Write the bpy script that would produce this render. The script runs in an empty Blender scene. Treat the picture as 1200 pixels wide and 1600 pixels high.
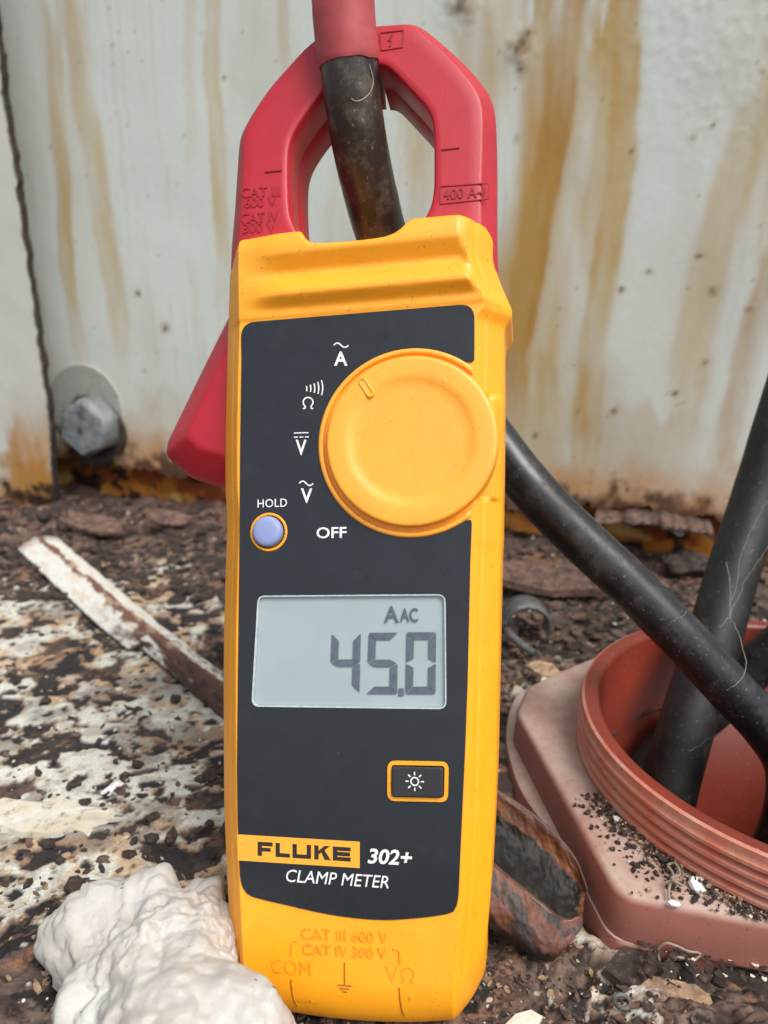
import bpy, bmesh, math, random
import numpy as np
from mathutils import Vector, Matrix

# ------------------------------------------------------------------ camera, sky, sun, exposure
F_PX, CX, CY = 1200.0, 600.0, 800.0          # photograph: 1200 x 1600, 27 mm equivalent lens
PITCH = math.radians(18.0)
CAM_H = 140.0                                 # all design lengths in millimetres
S = 0.001                                     # millimetres to metres
scene = bpy.context.scene
col = scene.collection

cam_data = bpy.data.cameras.new('camera')
cam = bpy.data.objects.new('camera', cam_data)
col.objects.link(cam)
cam.location = (0, 0, CAM_H * S)
cam.rotation_euler = (math.pi / 2 - PITCH, 0, 0)
cam_data.sensor_fit = 'VERTICAL'
cam_data.sensor_height = 36.0
cam_data.sensor_width = 27.0
cam_data.lens = 27.0
cam_data.clip_start = 0.01
cam_data.clip_end = 50.0
cam_data.dof.use_dof = True
cam_data.dof.focus_distance = 0.156
cam_data.dof.aperture_fstop = 20.0
scene.camera = cam

SUN_DIR = Vector((0.42, -0.45, 0.95)).normalized()       # towards the sun
world = bpy.data.worlds.new('World')
scene.world = world
world.use_nodes = True
wn = world.node_tree
bg = wn.nodes['Background']
sky = wn.nodes.new('ShaderNodeTexSky')
sky.sky_type = 'NISHITA'
sky.sun_disc = False
sky.sun_elevation = math.asin(SUN_DIR.z)
sky.sun_rotation = math.atan2(SUN_DIR.x, SUN_DIR.y)
sky.air_density = 1.0
sky.dust_density = 4.0
sky.ozone_density = 1.0
hs = wn.nodes.new('ShaderNodeHueSaturation')
hs.inputs['Saturation'].default_value = 0.35
wn.links.new(sky.outputs[0], hs.inputs['Color'])
wn.links.new(hs.outputs[0], bg.inputs['Color'])
bg.inputs['Strength'].default_value = 0.12

sun_data = bpy.data.lights.new('sun', 'SUN')
sun_data.energy = 1.4
sun_data.angle = math.radians(28)
sun_data.color = (1.0, 0.96, 0.90)
sun = bpy.data.objects.new('sun', sun_data)
col.objects.link(sun)
sun.rotation_euler = SUN_DIR.to_track_quat('Z', 'Y').to_euler()

vs = scene.view_settings
vs.view_transform = 'Standard'
vs.look = 'None'
vs.gamma = 1.0
vs.use_curve_mapping = False
vs.exposure = 0.72

# ------------------------------------------------------------------ geometry helpers
RIGHT = np.array([1.0, 0, 0])
UP = np.array([0, math.sin(PITCH), math.cos(PITCH)])
FWD = np.array([0, math.cos(PITCH), -math.sin(PITCH)])
CAM = np.array([0, 0, CAM_H])


def ray(px, py):
    return RIGHT * (px - CX) / F_PX - UP * (py - CY) / F_PX + FWD


def at_depth(px, py, z):
    return CAM + ray(px, py) * z


def at_height(px, py, h=0.0):
    d = ray(px, py)
    return CAM + d * ((h - CAM_H) / d[2])


WALL_P = np.array([0.0, 404.0, 0.0])
WALL_T = np.array([math.cos(math.radians(18)), -math.sin(math.radians(18)), 0])
WALL_N = np.array([-math.sin(math.radians(18)), -math.cos(math.radians(18)), 0])   # towards the camera


def on_wall(px, py, off=0.0):
    d = ray(px, py)
    t = np.dot(WALL_P + WALL_N * off - CAM, WALL_N) / np.dot(d, WALL_N)
    p = CAM + d * t
    return np.dot(p - WALL_P, WALL_T), p[2]          # along the wall, height


def wall_point(a, z, off=0.0):
    return WALL_P + WALL_T * a + WALL_N * off + np.array([0, 0, z])


# meter frame: u right, v up, w out of the face
def cam_dir(x, y, z):
    return RIGHT * x - UP * y + FWD * z


MU = cam_dir(0.984, -0.029, -0.176); MU /= np.linalg.norm(MU)
MV = cam_dir(-0.0116, -1.0, 0.1); MV -= MU * np.dot(MU, MV); MV /= np.linalg.norm(MV)
MW = np.cross(MU, MV)
_p0 = at_depth(600, 800, 152.0)


def _plane_hit(px, py, w):
    d = ray(px, py)
    t = np.dot(_p0 + MW * w - CAM, MW) / np.dot(d, MW)
    return CAM + d * t


M_ORG = _plane_hit(560, 1588, -8.0) - MW * -8.0       # bottom centre of the meter, on its face plane


def M(px, py, w=0.0):
    p = _plane_hit(px, py, w) - M_ORG
    return (float(np.dot(p, MU)), float(np.dot(p, MV)))


def Ms(pts, w=0.0):
    return [M(x, y, w) for x, y in pts]


def lin(r, g, b):
    f = lambda c: (c / 255.0 / 12.92) if c <= 10 else ((c / 255.0 + 0.055) / 1.055) ** 2.4
    return (f(r), f(g), f(b), 1.0)


def linv(r, g, b):
    return np.array(lin(r, g, b)[:3])


def link(name, me, mat=None, parent=None, smooth=False):
    o = bpy.data.objects.new(name, me)
    col.objects.link(o)
    if mat is not None:
        me.materials.append(mat)
    if parent is not None:
        o.parent = parent
    if smooth:
        me.polygons.foreach_set('use_smooth', [True] * len(me.polygons))
    return o


def mesh(name, verts, faces, mat=None, parent=None, smooth=False, sharp=None):
    me = bpy.data.meshes.new(name)
    v = np.asarray(verts, float) * S
    me.from_pydata([tuple(p) for p in v], [], faces)
    me.update()
    o = link(name, me, mat, parent, smooth)
    if smooth and sharp is not None:
        me.set_sharp_from_angle(angle=math.radians(sharp))
    return o


def bm_object(name, bm, mat=None, parent=None, smooth=False, sharp=None):
    bmesh.ops.recalc_face_normals(bm, faces=bm.faces[:])
    bm.verts.ensure_lookup_table()
    for v in bm.verts:
        v.co = v.co * S
    me = bpy.data.meshes.new(name)
    bm.to_mesh(me)
    bm.free()
    o = link(name, me, mat, parent, smooth)
    if smooth and sharp is not None:
        me.set_sharp_from_angle(angle=math.radians(sharp))
    return o


def grid_mesh(name, P, mat=None, parent=None, colors=None, keep=None, smooth=True, closed=False):
    """P: (rows, cols, 3) in millimetres; keep: bool per quad; colors: (rows, cols, 3) linear"""
    r, c = P.shape[:2]
    idx = np.arange(r * c).reshape(r, c)
    if closed:
        idx = np.concatenate([idx, idx[:, :1]], 1)
    q = np.stack([idx[:-1, :-1], idx[:-1, 1:], idx[1:, 1:], idx[1:, :-1]], -1).reshape(-1, 4)
    if keep is not None:
        q = q[keep.reshape(-1)]
    me = bpy.data.meshes.new(name)
    me.vertices.add(r * c)
    me.vertices.foreach_set('co', (P.reshape(-1) * S).astype(np.float32))
    me.loops.add(q.size)
    me.loops.foreach_set('vertex_index', q.reshape(-1).astype(np.int32))
    me.polygons.add(len(q))
    me.polygons.foreach_set('loop_start', np.arange(0, q.size, 4, dtype=np.int32))
    me.polygons.foreach_set('loop_total', np.full(len(q), 4, dtype=np.int32))
    me.update(calc_edges=True)
    if colors is not None:
        a = me.color_attributes.new('Col', 'FLOAT_COLOR', 'POINT')
        cc = np.ones((r * c, 4), np.float32)
        cc[:, :3] = colors.reshape(-1, 3)
        a.data.foreach_set('color', cc.reshape(-1))
    return link(name, me, mat, parent, smooth)


def catmull(pts, n, closed=False):
    """resample a polyline (k, d) as a Catmull-Rom curve with n points"""
    P = np.asarray(pts, float)
    k = len(P)
    if closed:
        Q = np.concatenate([P[-1:], P, P[:2]])
        segs = k
    else:
        Q = np.concatenate([2 * P[:1] - P[1:2], P, 2 * P[-1:] - P[-2:-1]])
        segs = k - 1
    out = []
    fine = 24
    for i in range(segs):
        p0, p1, p2, p3 = Q[i:i + 4]
        for j in range(fine):
            t = j / fine
            out.append(0.5 * ((2 * p1) + (-p0 + p2) * t + (2 * p0 - 5 * p1 + 4 * p2 - p3) * t * t + (-p0 + 3 * p1 - 3 * p2 + p3) * t ** 3))
    out.append(P[0] if closed else P[-1])
    out = np.array(out)
    d = np.r_[0, np.cumsum(np.linalg.norm(np.diff(out, axis=0), axis=1))]
    tt = np.linspace(0, d[-1], n + 1)[:-1] if closed else np.linspace(0, d[-1], n)
    return np.stack([np.interp(tt, d, out[:, a]) for a in range(P.shape[1])], 1)


def tube(name, path, radius, mat, parent=None, seg=28, cap=True, wobble=0.0, seed=0):
    """path: (n,3) mm; radius: number or (n,)"""
    P = np.asarray(path, float)
    n = len(P)
    R = np.full(n, radius, float) if np.isscalar(radius) else np.asarray(radius, float)
    T = np.gradient(P, axis=0)
    T /= np.linalg.norm(T, axis=1)[:, None]
    up = np.array([0.3, 0.9, 0.2])
    N = np.cross(T[0], up); N /= np.linalg.norm(N)
    rows = []
    for i in range(n):
        N = N - T[i] * np.dot(N, T[i]); N /= np.linalg.norm(N)
        B = np.cross(T[i], N)
        a = np.arange(seg) / seg * 2 * math.pi
        rr = R[i]
        ring = P[i] + (np.cos(a)[:, None] * N + np.sin(a)[:, None] * B) * rr
        rows.append(ring)
    G = np.array(rows)
    if wobble:
        nz = fbm(np.arange(n)[:, None] * 0.11 + seed * 7.1 + np.zeros((1, seg)), np.cos(np.arange(seg) / seg * 2 * math.pi)[None, :] * 0.8 + np.zeros((n, 1)), seed, 3)
        C = P[:, None, :]
        G = C + (G - C) * (1 + wobble * nz)[..., None]
    o = grid_mesh(name, G, mat, parent, closed=True)
    if cap:
        me = o.data
        bm = bmesh.new(); bm.from_mesh(me)
        bm.verts.ensure_lookup_table()
        bm.faces.new([bm.verts[i] for i in range(seg)])
        bm.faces.new([bm.verts[(n - 1) * seg + i] for i in reversed(range(seg))])
        bmesh.ops.recalc_face_normals(bm, faces=bm.faces[:])
        bm.to_mesh(me); bm.free()
        me.polygons.foreach_set('use_smooth', [True] * len(me.polygons))
        me.set_sharp_from_angle(angle=math.radians(50))
    return o


# ---- numpy noise
def _hash(ix, iy, seed):
    h = (ix.astype(np.int64) * 374761393 + iy.astype(np.int64) * 668265263 + seed * 1442695041) & 0xFFFFFFFF
    h = ((h ^ (h >> 13)) * 1274126177) & 0xFFFFFFFF
    h = ((h ^ (h >> 16)) * 2246822519) & 0xFFFFFFFF
    return ((h ^ (h >> 15)) & 0xFFFFFF) / float(0xFFFFFF)


def vnoise(x, y, seed=0):
    ix = np.floor(x); iy = np.floor(y)
    fx = x - ix; fy = y - iy
    fx = fx * fx * fx * (fx * (fx * 6 - 15) + 10); fy = fy * fy * fy * (fy * (fy * 6 - 15) + 10)
    a = _hash(ix, iy, seed); b = _hash(ix + 1, iy, seed); c = _hash(ix, iy + 1, seed); d = _hash(ix + 1, iy + 1, seed)
    return ((a * (1 - fx) + b * fx) * (1 - fy) + (c * (1 - fx) + d * fx) * fy) * 2 - 1


def fbm(x, y, seed=0, octaves=5, gain=0.5):
    x = np.asarray(x, float); y = np.asarray(y, float)
    s = 0.0; a = 1.0; tot = 0.0
    ca, sa = math.cos(0.6), math.sin(0.6)
    for i in range(octaves):
        s = s + a * vnoise(x, y, seed + i * 17)
        tot += a; a *= gain
        x, y = (x * ca - y * sa) * 2.03 + 3.7, (x * sa + y * ca) * 2.03 - 1.3
    return s / tot * 1.6


def worley(x, y, seed=0):
    ix = np.floor(x); iy = np.floor(y)
    best = np.full(np.shape(x), 9.0); ident = np.zeros(np.shape(x))
    for dx in (-1, 0, 1):
        for dy in (-1, 0, 1):
            cx, cy = ix + dx, iy + dy
            px = cx + _hash(cx, cy, seed); py = cy + _hash(cx, cy, seed + 5)
            d = np.hypot(px - x, py - y)
            m = d < best
            best = np.where(m, d, best); ident = np.where(m, _hash(cx, cy, seed + 9), ident)
    return best, ident


def sstep(a, b, x):
    t = np.clip((x - a) / (b - a), 0, 1)
    return t * t * (3 - 2 * t)


def mixc(c, d, m):
    return c * (1 - m[..., None]) + np.asarray(d) * m[..., None]


def tag(o, label=None, cat=None, group=None, kind=None):
    if label: o['label'] = label
    if cat: o['category'] = cat
    if group: o['group'] = group
    if kind: o['kind'] = kind
    return o


def empty(name, loc, label, cat, group=None):
    o = bpy.data.objects.new(name, None)
    o.empty_display_size = 0.01
    col.objects.link(o)
    o.location = Vector(loc) * S
    tag(o, label, cat, group)
    return o


def child_of(root, o):
    """parent an object whose mesh was built in world space, keeping it in place"""
    o.parent = root
    o.matrix_parent_inverse = root.matrix_basis.inverted()
    return o


# ------------------------------------------------------------------ materials
class NT:
    def __init__(self, name):
        self.m = bpy.data.materials.new(name)
        self.m.use_nodes = True
        self.t = self.m.node_tree
        self.b = self.t.nodes['Principled BSDF']

    def node(self, typ, **kw):
        n = self.t.nodes.new(typ)
        for k, v in kw.items():
            setattr(n, k, v)
        return n

    def l(self, a, b):
        self.t.links.new(a, b)

    def coord(self):
        if not hasattr(self, '_c'):
            self._c = self.node('ShaderNodeTexCoord').outputs['Object']
        return self._c

    def noise(self, scale, detail=4, rough=0.55, stretch=None, distortion=0.0):
        n = self.node('ShaderNodeTexNoise')
        n.inputs['Scale'].default_value = scale
        n.inputs['Detail'].default_value = detail
        n.inputs['Roughness'].default_value = rough
        n.inputs['Distortion'].default_value = distortion
        if stretch:
            mp = self.node('ShaderNodeMapping')
            mp.inputs['Scale'].default_value = stretch
            self.l(self.coord(), mp.inputs['Vector'])
            self.l(mp.outputs[0], n.inputs['Vector'])
        else:
            self.l(self.coord(), n.inputs['Vector'])
        return n.outputs['Fac']

    def ramp(self, fac, a, b, ca=(0, 0, 0, 1), cb=(1, 1, 1, 1)):
        r = self.node('ShaderNodeValToRGB')
        r.color_ramp.elements[0].position = a; r.color_ramp.elements[0].color = ca
        r.color_ramp.elements[1].position = b; r.color_ramp.elements[1].color = cb
        self.l(fac, r.inputs['Fac'])
        return r.outputs['Color']

    def mix(self, fac, a, b, mode='MIX'):
        n = self.node('ShaderNodeMix', data_type='RGBA', blend_type=mode)
        for sock, v in ((n.inputs[0], fac), (n.inputs[6], a), (n.inputs[7], b)):
            if hasattr(v, 'links'):
                self.l(v, sock)
            else:
                sock.default_value = v
        return n.outputs[2]

    def mul(self, a, k):
        n = self.node('ShaderNodeMath', operation='MULTIPLY')
        self.l(a, n.inputs[0])
        if hasattr(k, 'links'): self.l(k, n.inputs[1])
        else: n.inputs[1].default_value = k
        return n.outputs[0]

    def base(self, v):
        if hasattr(v, 'links'): self.l(v, self.b.inputs['Base Color'])
        else: self.b.inputs['Base Color'].default_value = v

    def rough(self, v):
        if hasattr(v, 'links'): self.l(v, self.b.inputs['Roughness'])
        else: self.b.inputs['Roughness'].default_value = v

    def bump(self, h, strength=0.3, dist=0.0003):
        n = self.node('ShaderNodeBump')
        n.inputs['Strength'].default_value = strength
        n.inputs['Distance'].default_value = dist
        self.l(h, n.inputs['Height'])
        self.l(n.outputs[0], self.b.inputs['Normal'])


def plastic(name, rgb, rough=0.45, spec=0.5, grime=(60, 45, 25), grime_amt=0.35, speck=0.69, tex=2300, bump=0.34, tint=None, sss=0.0, spots=()):
    n = NT(name)
    c = lin(*rgb)
    v = n.noise(160, 5, 0.6)
    c2 = lin(*(tint or tuple(max(0, int(k * 0.90)) for k in rgb)))
    colr = n.mix(n.ramp(v, 0.35, 0.7), c, c2)
    # grime in soft smudges and tiny specks
    g = n.mul(n.ramp(n.noise(90, 6, 0.7), 0.60, 0.78), grime_amt)
    colr = n.mix(g, colr, lin(*grime))
    sp = n.ramp(n.noise(1500, 2, 0.5), speck, speck + 0.05)
    colr = n.mix(n.mul(sp, 0.65), colr, lin(*grime))
    for (u_, v_, r_u, r_v, st, rgb_) in spots:                      # single marks of dirt
        mp_ = n.node('ShaderNodeMapping')
        mp_.inputs['Location'].default_value = (-u_ * S / (r_u * S), -v_ * S / (r_v * S), 0)
        mp_.inputs['Scale'].default_value = (1 / (r_u * S), 1 / (r_v * S), 0)
        n.l(n.coord(), mp_.inputs['Vector'])
        ln = n.node('ShaderNodeVectorMath', operation='LENGTH'); n.l(mp_.outputs[0], ln.inputs[0])
        ad = n.node('ShaderNodeMath', operation='MULTIPLY_ADD')
        n.l(n.noise(1100, 5, 0.7), ad.inputs[0]); ad.inputs[1].default_value = 1.6; n.l(ln.outputs['Value'], ad.inputs[2])
        mk = n.ramp(ad.outputs[0], 0.75, 1.75, (1, 1, 1, 1), (0, 0, 0, 1))
        colr = n.mix(n.mul(mk, st), colr, lin(*rgb_))
    n.base(colr)
    rr = n.node('ShaderNodeMapRange')
    n.l(n.noise(220, 4), rr.inputs[0])
    rr.inputs[3].default_value = rough - 0.08; rr.inputs[4].default_value = rough + 0.12
    n.rough(rr.outputs[0])
    n.bump(n.noise(tex, 2, 0.5), bump, 0.00008)
    n.b.inputs['Specular IOR Level'].default_value = spec
    if sss:
        n.b.inputs['Subsurface Weight'].default_value = sss
        n.b.inputs['Subsurface Radius'].default_value = (0.002, 0.001, 0.0004)
        n.b.inputs['Subsurface Scale'].default_value = 0.3
    return n.m


def flat(name, rgb, rough=0.5, metallic=0.0):
    n = NT(name)
    n.base(n.mix(n.ramp(n.noise(900, 3), 0.4, 0.75), lin(*rgb), lin(*[int(k * 0.86) for k in rgb])))
    n.rough(rough)
    n.b.inputs['Metallic'].default_value = metallic
    return n.m


def attr_mat(name, rough=0.8, fine=1400, fine_amt=0.35, bump=0.5, bump_scale=700, spec=0.3, bdist=0.0004):
    n = NT(name)
    a = n.node('ShaderNodeAttribute', attribute_name='Col')
    d = n.ramp(n.noise(fine, 4, 0.65), 0.3, 0.72, (1 - fine_amt, 1 - fine_amt, 1 - fine_amt, 1), (1 + fine_amt * 0.4,) * 3 + (1,))
    n.base(n.mix(1.0, a.outputs['Color'], d, 'MULTIPLY'))
    n.rough(rough)
    n.b.inputs['Specular IOR Level'].default_value = spec
    n.bump(n.noise(bump_scale, 6, 0.65), bump, bdist)
    return n.m


def rust(name, dark=(52, 42, 38), mid=(108, 83, 72), light=(152, 122, 104), rough=0.85, scale=260):
    n = NT(name)
    a = n.noise(scale, 7, 0.65, distortion=0.4)
    c = n.mix(n.ramp(a, 0.36, 0.58), lin(*dark), lin(*mid))
    c = n.mix(n.ramp(n.noise(scale * 2.3, 6, 0.7), 0.55, 0.70), c, lin(*light))
    n.base(c)
    n.rough(rough)
    n.bump(n.noise(scale * 3, 8, 0.7), 0.7, 0.0006)
    return n.m


def sp(px, py, r_u, r_v, st, rgb=(52, 38, 22)):
    u, v = M(px, py)
    return (u, v, r_u, r_v, st, rgb)


Y_PLASTIC = plastic('yellow_plastic', (251, 168, 12), 0.46, spec=0.8, grime=(120, 76, 24), grime_amt=0.22, tint=(248, 160, 8), spots=[
    sp(366, 560, 0.5, 3, 0.8), sp(362, 760, 0.5, 2, 0.8), sp(360, 900, 0.4, 5, 0.7), sp(373, 1180, 0.35, 8, 0.7), sp(369, 1330, 0.5, 4, 0.7), sp(412, 470, 3.5, 0.8, 0.35, (120, 76, 30)),
    sp(760, 395, 1.0, 6.0, 0.45, (120, 76, 30)), sp(560, 1450, 9, 2.0, 0.25, (150, 96, 40)), sp(740, 1440, 2.0, 7.0, 0.25, (150, 96, 40)), sp(600, 430, 6, 1.2, 0.28, (150, 96, 40)),
    sp(478, 466, 2.2, 1.1, 0.8), sp(697, 459, 0.9, 0.7, 1.0), sp(704, 462, 0.6, 0.5, 1.0), sp(688, 462, 0.35, 1.4, 0.7), sp(645, 466, 0.6, 0.5, 0.7),
    sp(640, 1562, 1.8, 2.4, 0.55, (96, 60, 24)), sp(682, 1552, 0.9, 1.5, 0.5, (96, 60, 24)), sp(764, 440, 0.8, 9, 0.35, (120, 76, 30)),
    sp(470, 1570, 12, 1.4, 0.4, (120, 76, 30)), sp(370, 640, 0.4, 16, 0.5), sp(371, 1040, 0.4, 12, 0.5)])
Y_RING = plastic('yellow_plastic_dial', (250, 170, 42), 0.48, spec=0.8, grime=(160, 105, 55), grime_amt=0.34, tint=(246, 161, 38), spots=[sp(625, 798, 1.6, 1.0, 0.75, (120, 70, 40)), sp(568, 600, 0.9, 0.9, 0.7, (120, 70, 40)), sp(645, 546, 0.5, 1.2, 0.9), sp(598, 552, 0.6, 0.6, 0.6), sp(705, 790, 0.5, 0.4, 0.8)])
R_PLASTIC = plastic('red_plastic', (178, 22, 42), 0.46, spec=0.6, grime=(96, 22, 28), grime_amt=0.30, speck=0.74, tint=(168, 18, 36))
DARK_FACE = plastic('charcoal_face', (33, 37, 43), 0.27, grime=(84, 84, 84), grime_amt=0.18, speck=0.76, tint=(28, 32, 37), bump=0.08, spots=[sp(690, 1385, 3.0, 2.4, 0.5, (20, 20, 22)), sp(640, 1320, 1.6, 4.0, 0.4, (22, 22, 24)), sp(432, 648, 0.5, 0.5, 0.8, (150, 150, 150)), sp(452, 560, 0.2, 4, 0.4, (120, 120, 124)), sp(613, 505, 0.3, 0.6, 0.7, (150, 150, 150)), sp(410, 706, 1.0, 0.6, 0.6, (20, 20, 22))])
BTN_DARK = plastic('charcoal_rubber', (44, 44, 50), 0.42, speck=0.80)
BTN_BLUE = plastic('pale_blue_rubber', (140, 152, 196), 0.5, grime=(90, 96, 120), speck=0.74, tint=(132, 146, 190))
WHITE_INK = flat('white_ink', (238, 238, 238), 0.55)
BLACK_INK = flat('black_ink', (38, 34, 32), 0.5)
LCD_INK = flat('lcd_segment', (88, 100, 110), 0.4)
LCD_RIM = flat('lcd_rim_highlight', (190, 200, 200), 0.25)

n = NT('lcd_glass')
n.base(n.mix(n.ramp(n.noise(60, 3), 0.3, 0.7), lin(155, 171, 174), lin(147, 163, 165)))
n.rough(0.35)
n.b.inputs['Coat Weight'].default_value = 1.0
n.b.inputs['Coat Roughness'].default_value = 0.08
LCD = n.m

# cable rubber: black, dusty, scuffed
def rubber(name, rgb=(30, 31, 34), dust=(112, 108, 100), amt=0.55, rough=0.42):
    n = NT(name)
    d = n.ramp(n.noise(190, 7, 0.72), 0.50, 0.74)
    s = n.ramp(n.noise(1300, 4, 0.6), 0.64, 0.72)
    c = n.mix(n.mul(d, amt), lin(*rgb), lin(*dust))
    c = n.mix(n.mul(s, 0.45), c, lin(170, 164, 152))
    n.base(c)
    rr = n.node('ShaderNodeMapRange')
    n.l(d, rr.inputs[0]); rr.inputs[3].default_value = rough; rr.inputs[4].default_value = 0.8
    n.rough(rr.outputs[0])
    n.bump(n.noise(900, 5, 0.6), 0.18, 0.0002)
    return n.m


RUBBER = rubber('black_cable_rubber', (25, 26, 30), amt=0.24, rough=0.33)
RUBBER_BROWN = rubber('brown_dusty_cable_rubber', (52, 46, 42), (140, 126, 104), 0.5, 0.30)
RUBBER_DULL = rubber('dull_black_cable_rubber', (15, 15, 16), (80, 82, 79), 0.28, 0.55)
SLEEVE = plastic('faded_red_sleeve', (176, 72, 76), 0.6, grime=(120, 64, 60), grime_amt=0.5, speck=0.70, tint=(152, 62, 66), bump=0.3)

n = NT('terracotta_plastic')
dst = n.ramp(n.noise(120, 7, 0.7), 0.28, 0.66)
c = n.mix(n.ramp(n.noise(60, 4), 0.3, 0.7), lin(190, 96, 72), lin(178, 84, 62))
c = n.mix(n.mul(dst, 0.9), c, lin(186, 146, 130))
c = n.mix(n.mul(n.ramp(n.noise(1500, 3), 0.66, 0.72), 0.7), c, lin(60, 48, 42))
n.base(c); n.rough(0.5); n.bump(n.noise(1200, 4), 0.12, 0.0002)
PVC = n.m
n = NT('terracotta_plastic_clean_shaded')
c = n.mix(n.ramp(n.noise(60, 4), 0.3, 0.7), lin(124, 46, 30), lin(106, 38, 26))  # undusted plastic, base darkened to carry the shade inside the bore
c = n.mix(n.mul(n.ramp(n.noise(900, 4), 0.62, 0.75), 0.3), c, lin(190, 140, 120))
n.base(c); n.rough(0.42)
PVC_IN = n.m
n = NT('dusty_terracotta_plastic')
geo = n.node('ShaderNodeNewGeometry')
sep = n.node('ShaderNodeSeparateXYZ'); n.l(geo.outputs['Normal'], sep.inputs[0])
up = n.ramp(sep.outputs['Z'], 0.35, 0.95)                       # dust settles on what lies flat
c = n.mix(n.ramp(n.noise(60, 4), 0.3, 0.7), lin(156, 100, 88), lin(136, 86, 76))
dd = n.mul(up, n.ramp(n.noise(55, 7, 0.68), 0.20, 0.56))
c = n.mix(n.mul(dd, 0.82), c, lin(182, 167, 154))
c = n.mix(n.mul(n.ramp(n.noise(1100, 3), 0.66, 0.72), 0.8), c, lin(52, 46, 42))
c = n.mix(n.mul(n.ramp(n.noise(260, 5, 0.7), 0.66, 0.72), 0.8), c, lin(62, 52, 46))
n.base(c); n.rough(0.62); n.bump(n.noise(900, 6, 0.7), 0.25, 0.0003)
PVC_DUSTY = n.m

n = NT('white_foam_plaster')
c = n.mix(n.ramp(n.noise(90, 6, 0.65), 0.35, 0.7), lin(190, 190, 186), lin(174, 166, 156))
c = n.mix(n.mul(n.ramp(n.noise(170, 5, 0.6), 0.665, 0.685), 0.9), c, lin(84, 84, 90))
c = n.mix(n.mul(n.ramp(n.noise(1200, 3), 0.71, 0.75), 0.7), c, lin(96, 88, 82))
n.base(c); n.rough(0.55); n.bump(n.noise(600, 8, 0.68), 0.40, 0.0008)
n.b.inputs['Subsurface Weight'].default_value = 0.0
n.b.inputs['Subsurface Radius'].default_value = (0.003, 0.0025, 0.002)
n.b.inputs['Subsurface Scale'].default_value = 0.5
FOAM = n.m

RUST = rust('flaked_rust')
RUST_DARK = rust('dark_rust', (34, 29, 28), (60, 48, 43), (104, 82, 70))
RUST_ORANGE = rust('orange_rust', (96, 48, 20), (168, 98, 34), (206, 140, 58), 0.7, 60)
RUST_TAN = rust('tan_rust', (120, 96, 76), (168, 142, 114), (190, 168, 140))
PAINT_STAINED = rust('stained_cream_paint', (202, 202, 193), (194, 184, 164), (134, 116, 100), 0.65, 130)
PAINT_CHIP = flat('cream_paint_chip', (206, 200, 186), 0.6)
WHITE_CHIP = flat('white_paint_chip', (228, 230, 232), 0.5)
STEEL = rust('grey_galvanised', (66, 66, 66), (92, 93, 94), (124, 124, 122), 0.45, 120)
WEB = flat('cobweb_silk', (150, 150, 146), 0.8)
FIBRE = flat('pale_fibre', (176, 160, 140), 0.8)
TWINE = flat('grey_twine', (142, 132, 116), 0.85)
WALL_MAT = attr_mat('stained_grey_paint', rough=0.42, fine=500, fine_amt=0.05, bump=0.22, bump_scale=240, spec=0.4, bdist=0.0006)
LEDGE_MAT = attr_mat('rusted_painted_steel', rough=0.82, fine=1500, fine_amt=0.42, bump=0.55, bump_scale=900, spec=0.25)
STRIP_MAT = attr_mat('chipped_white_paint_on_rust', rough=0.7, fine=900, fine_amt=0.22, bump=0.4, bump_scale=800)
CURL_MAT = attr_mat('peeling_orange_brown_rust', rough=0.5, fine=1600, fine_amt=0.35, bump=0.45, bump_scale=700, spec=0.25)

rng = random.Random(11)

# ------------------------------------------------------------------ the steel wall
PAINT_GREY = linv(207, 215, 209)
STAIN_A = linv(190, 163, 92)
STAIN_B = linv(150, 92, 22)


def polyline_dist(A, Z, pts):
    """horizontal distance to a running stain, and how far along it (0 top - 1 bottom)"""
    pts = sorted(pts, key=lambda p: p[1])
    zs = [p[1] for p in pts]; xs = [p[0] for p in pts]
    x0 = np.interp(Z, zs, xs)
    t = (zs[-1] - Z) / (zs[-1] - zs[0])
    return A - x0, t


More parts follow.
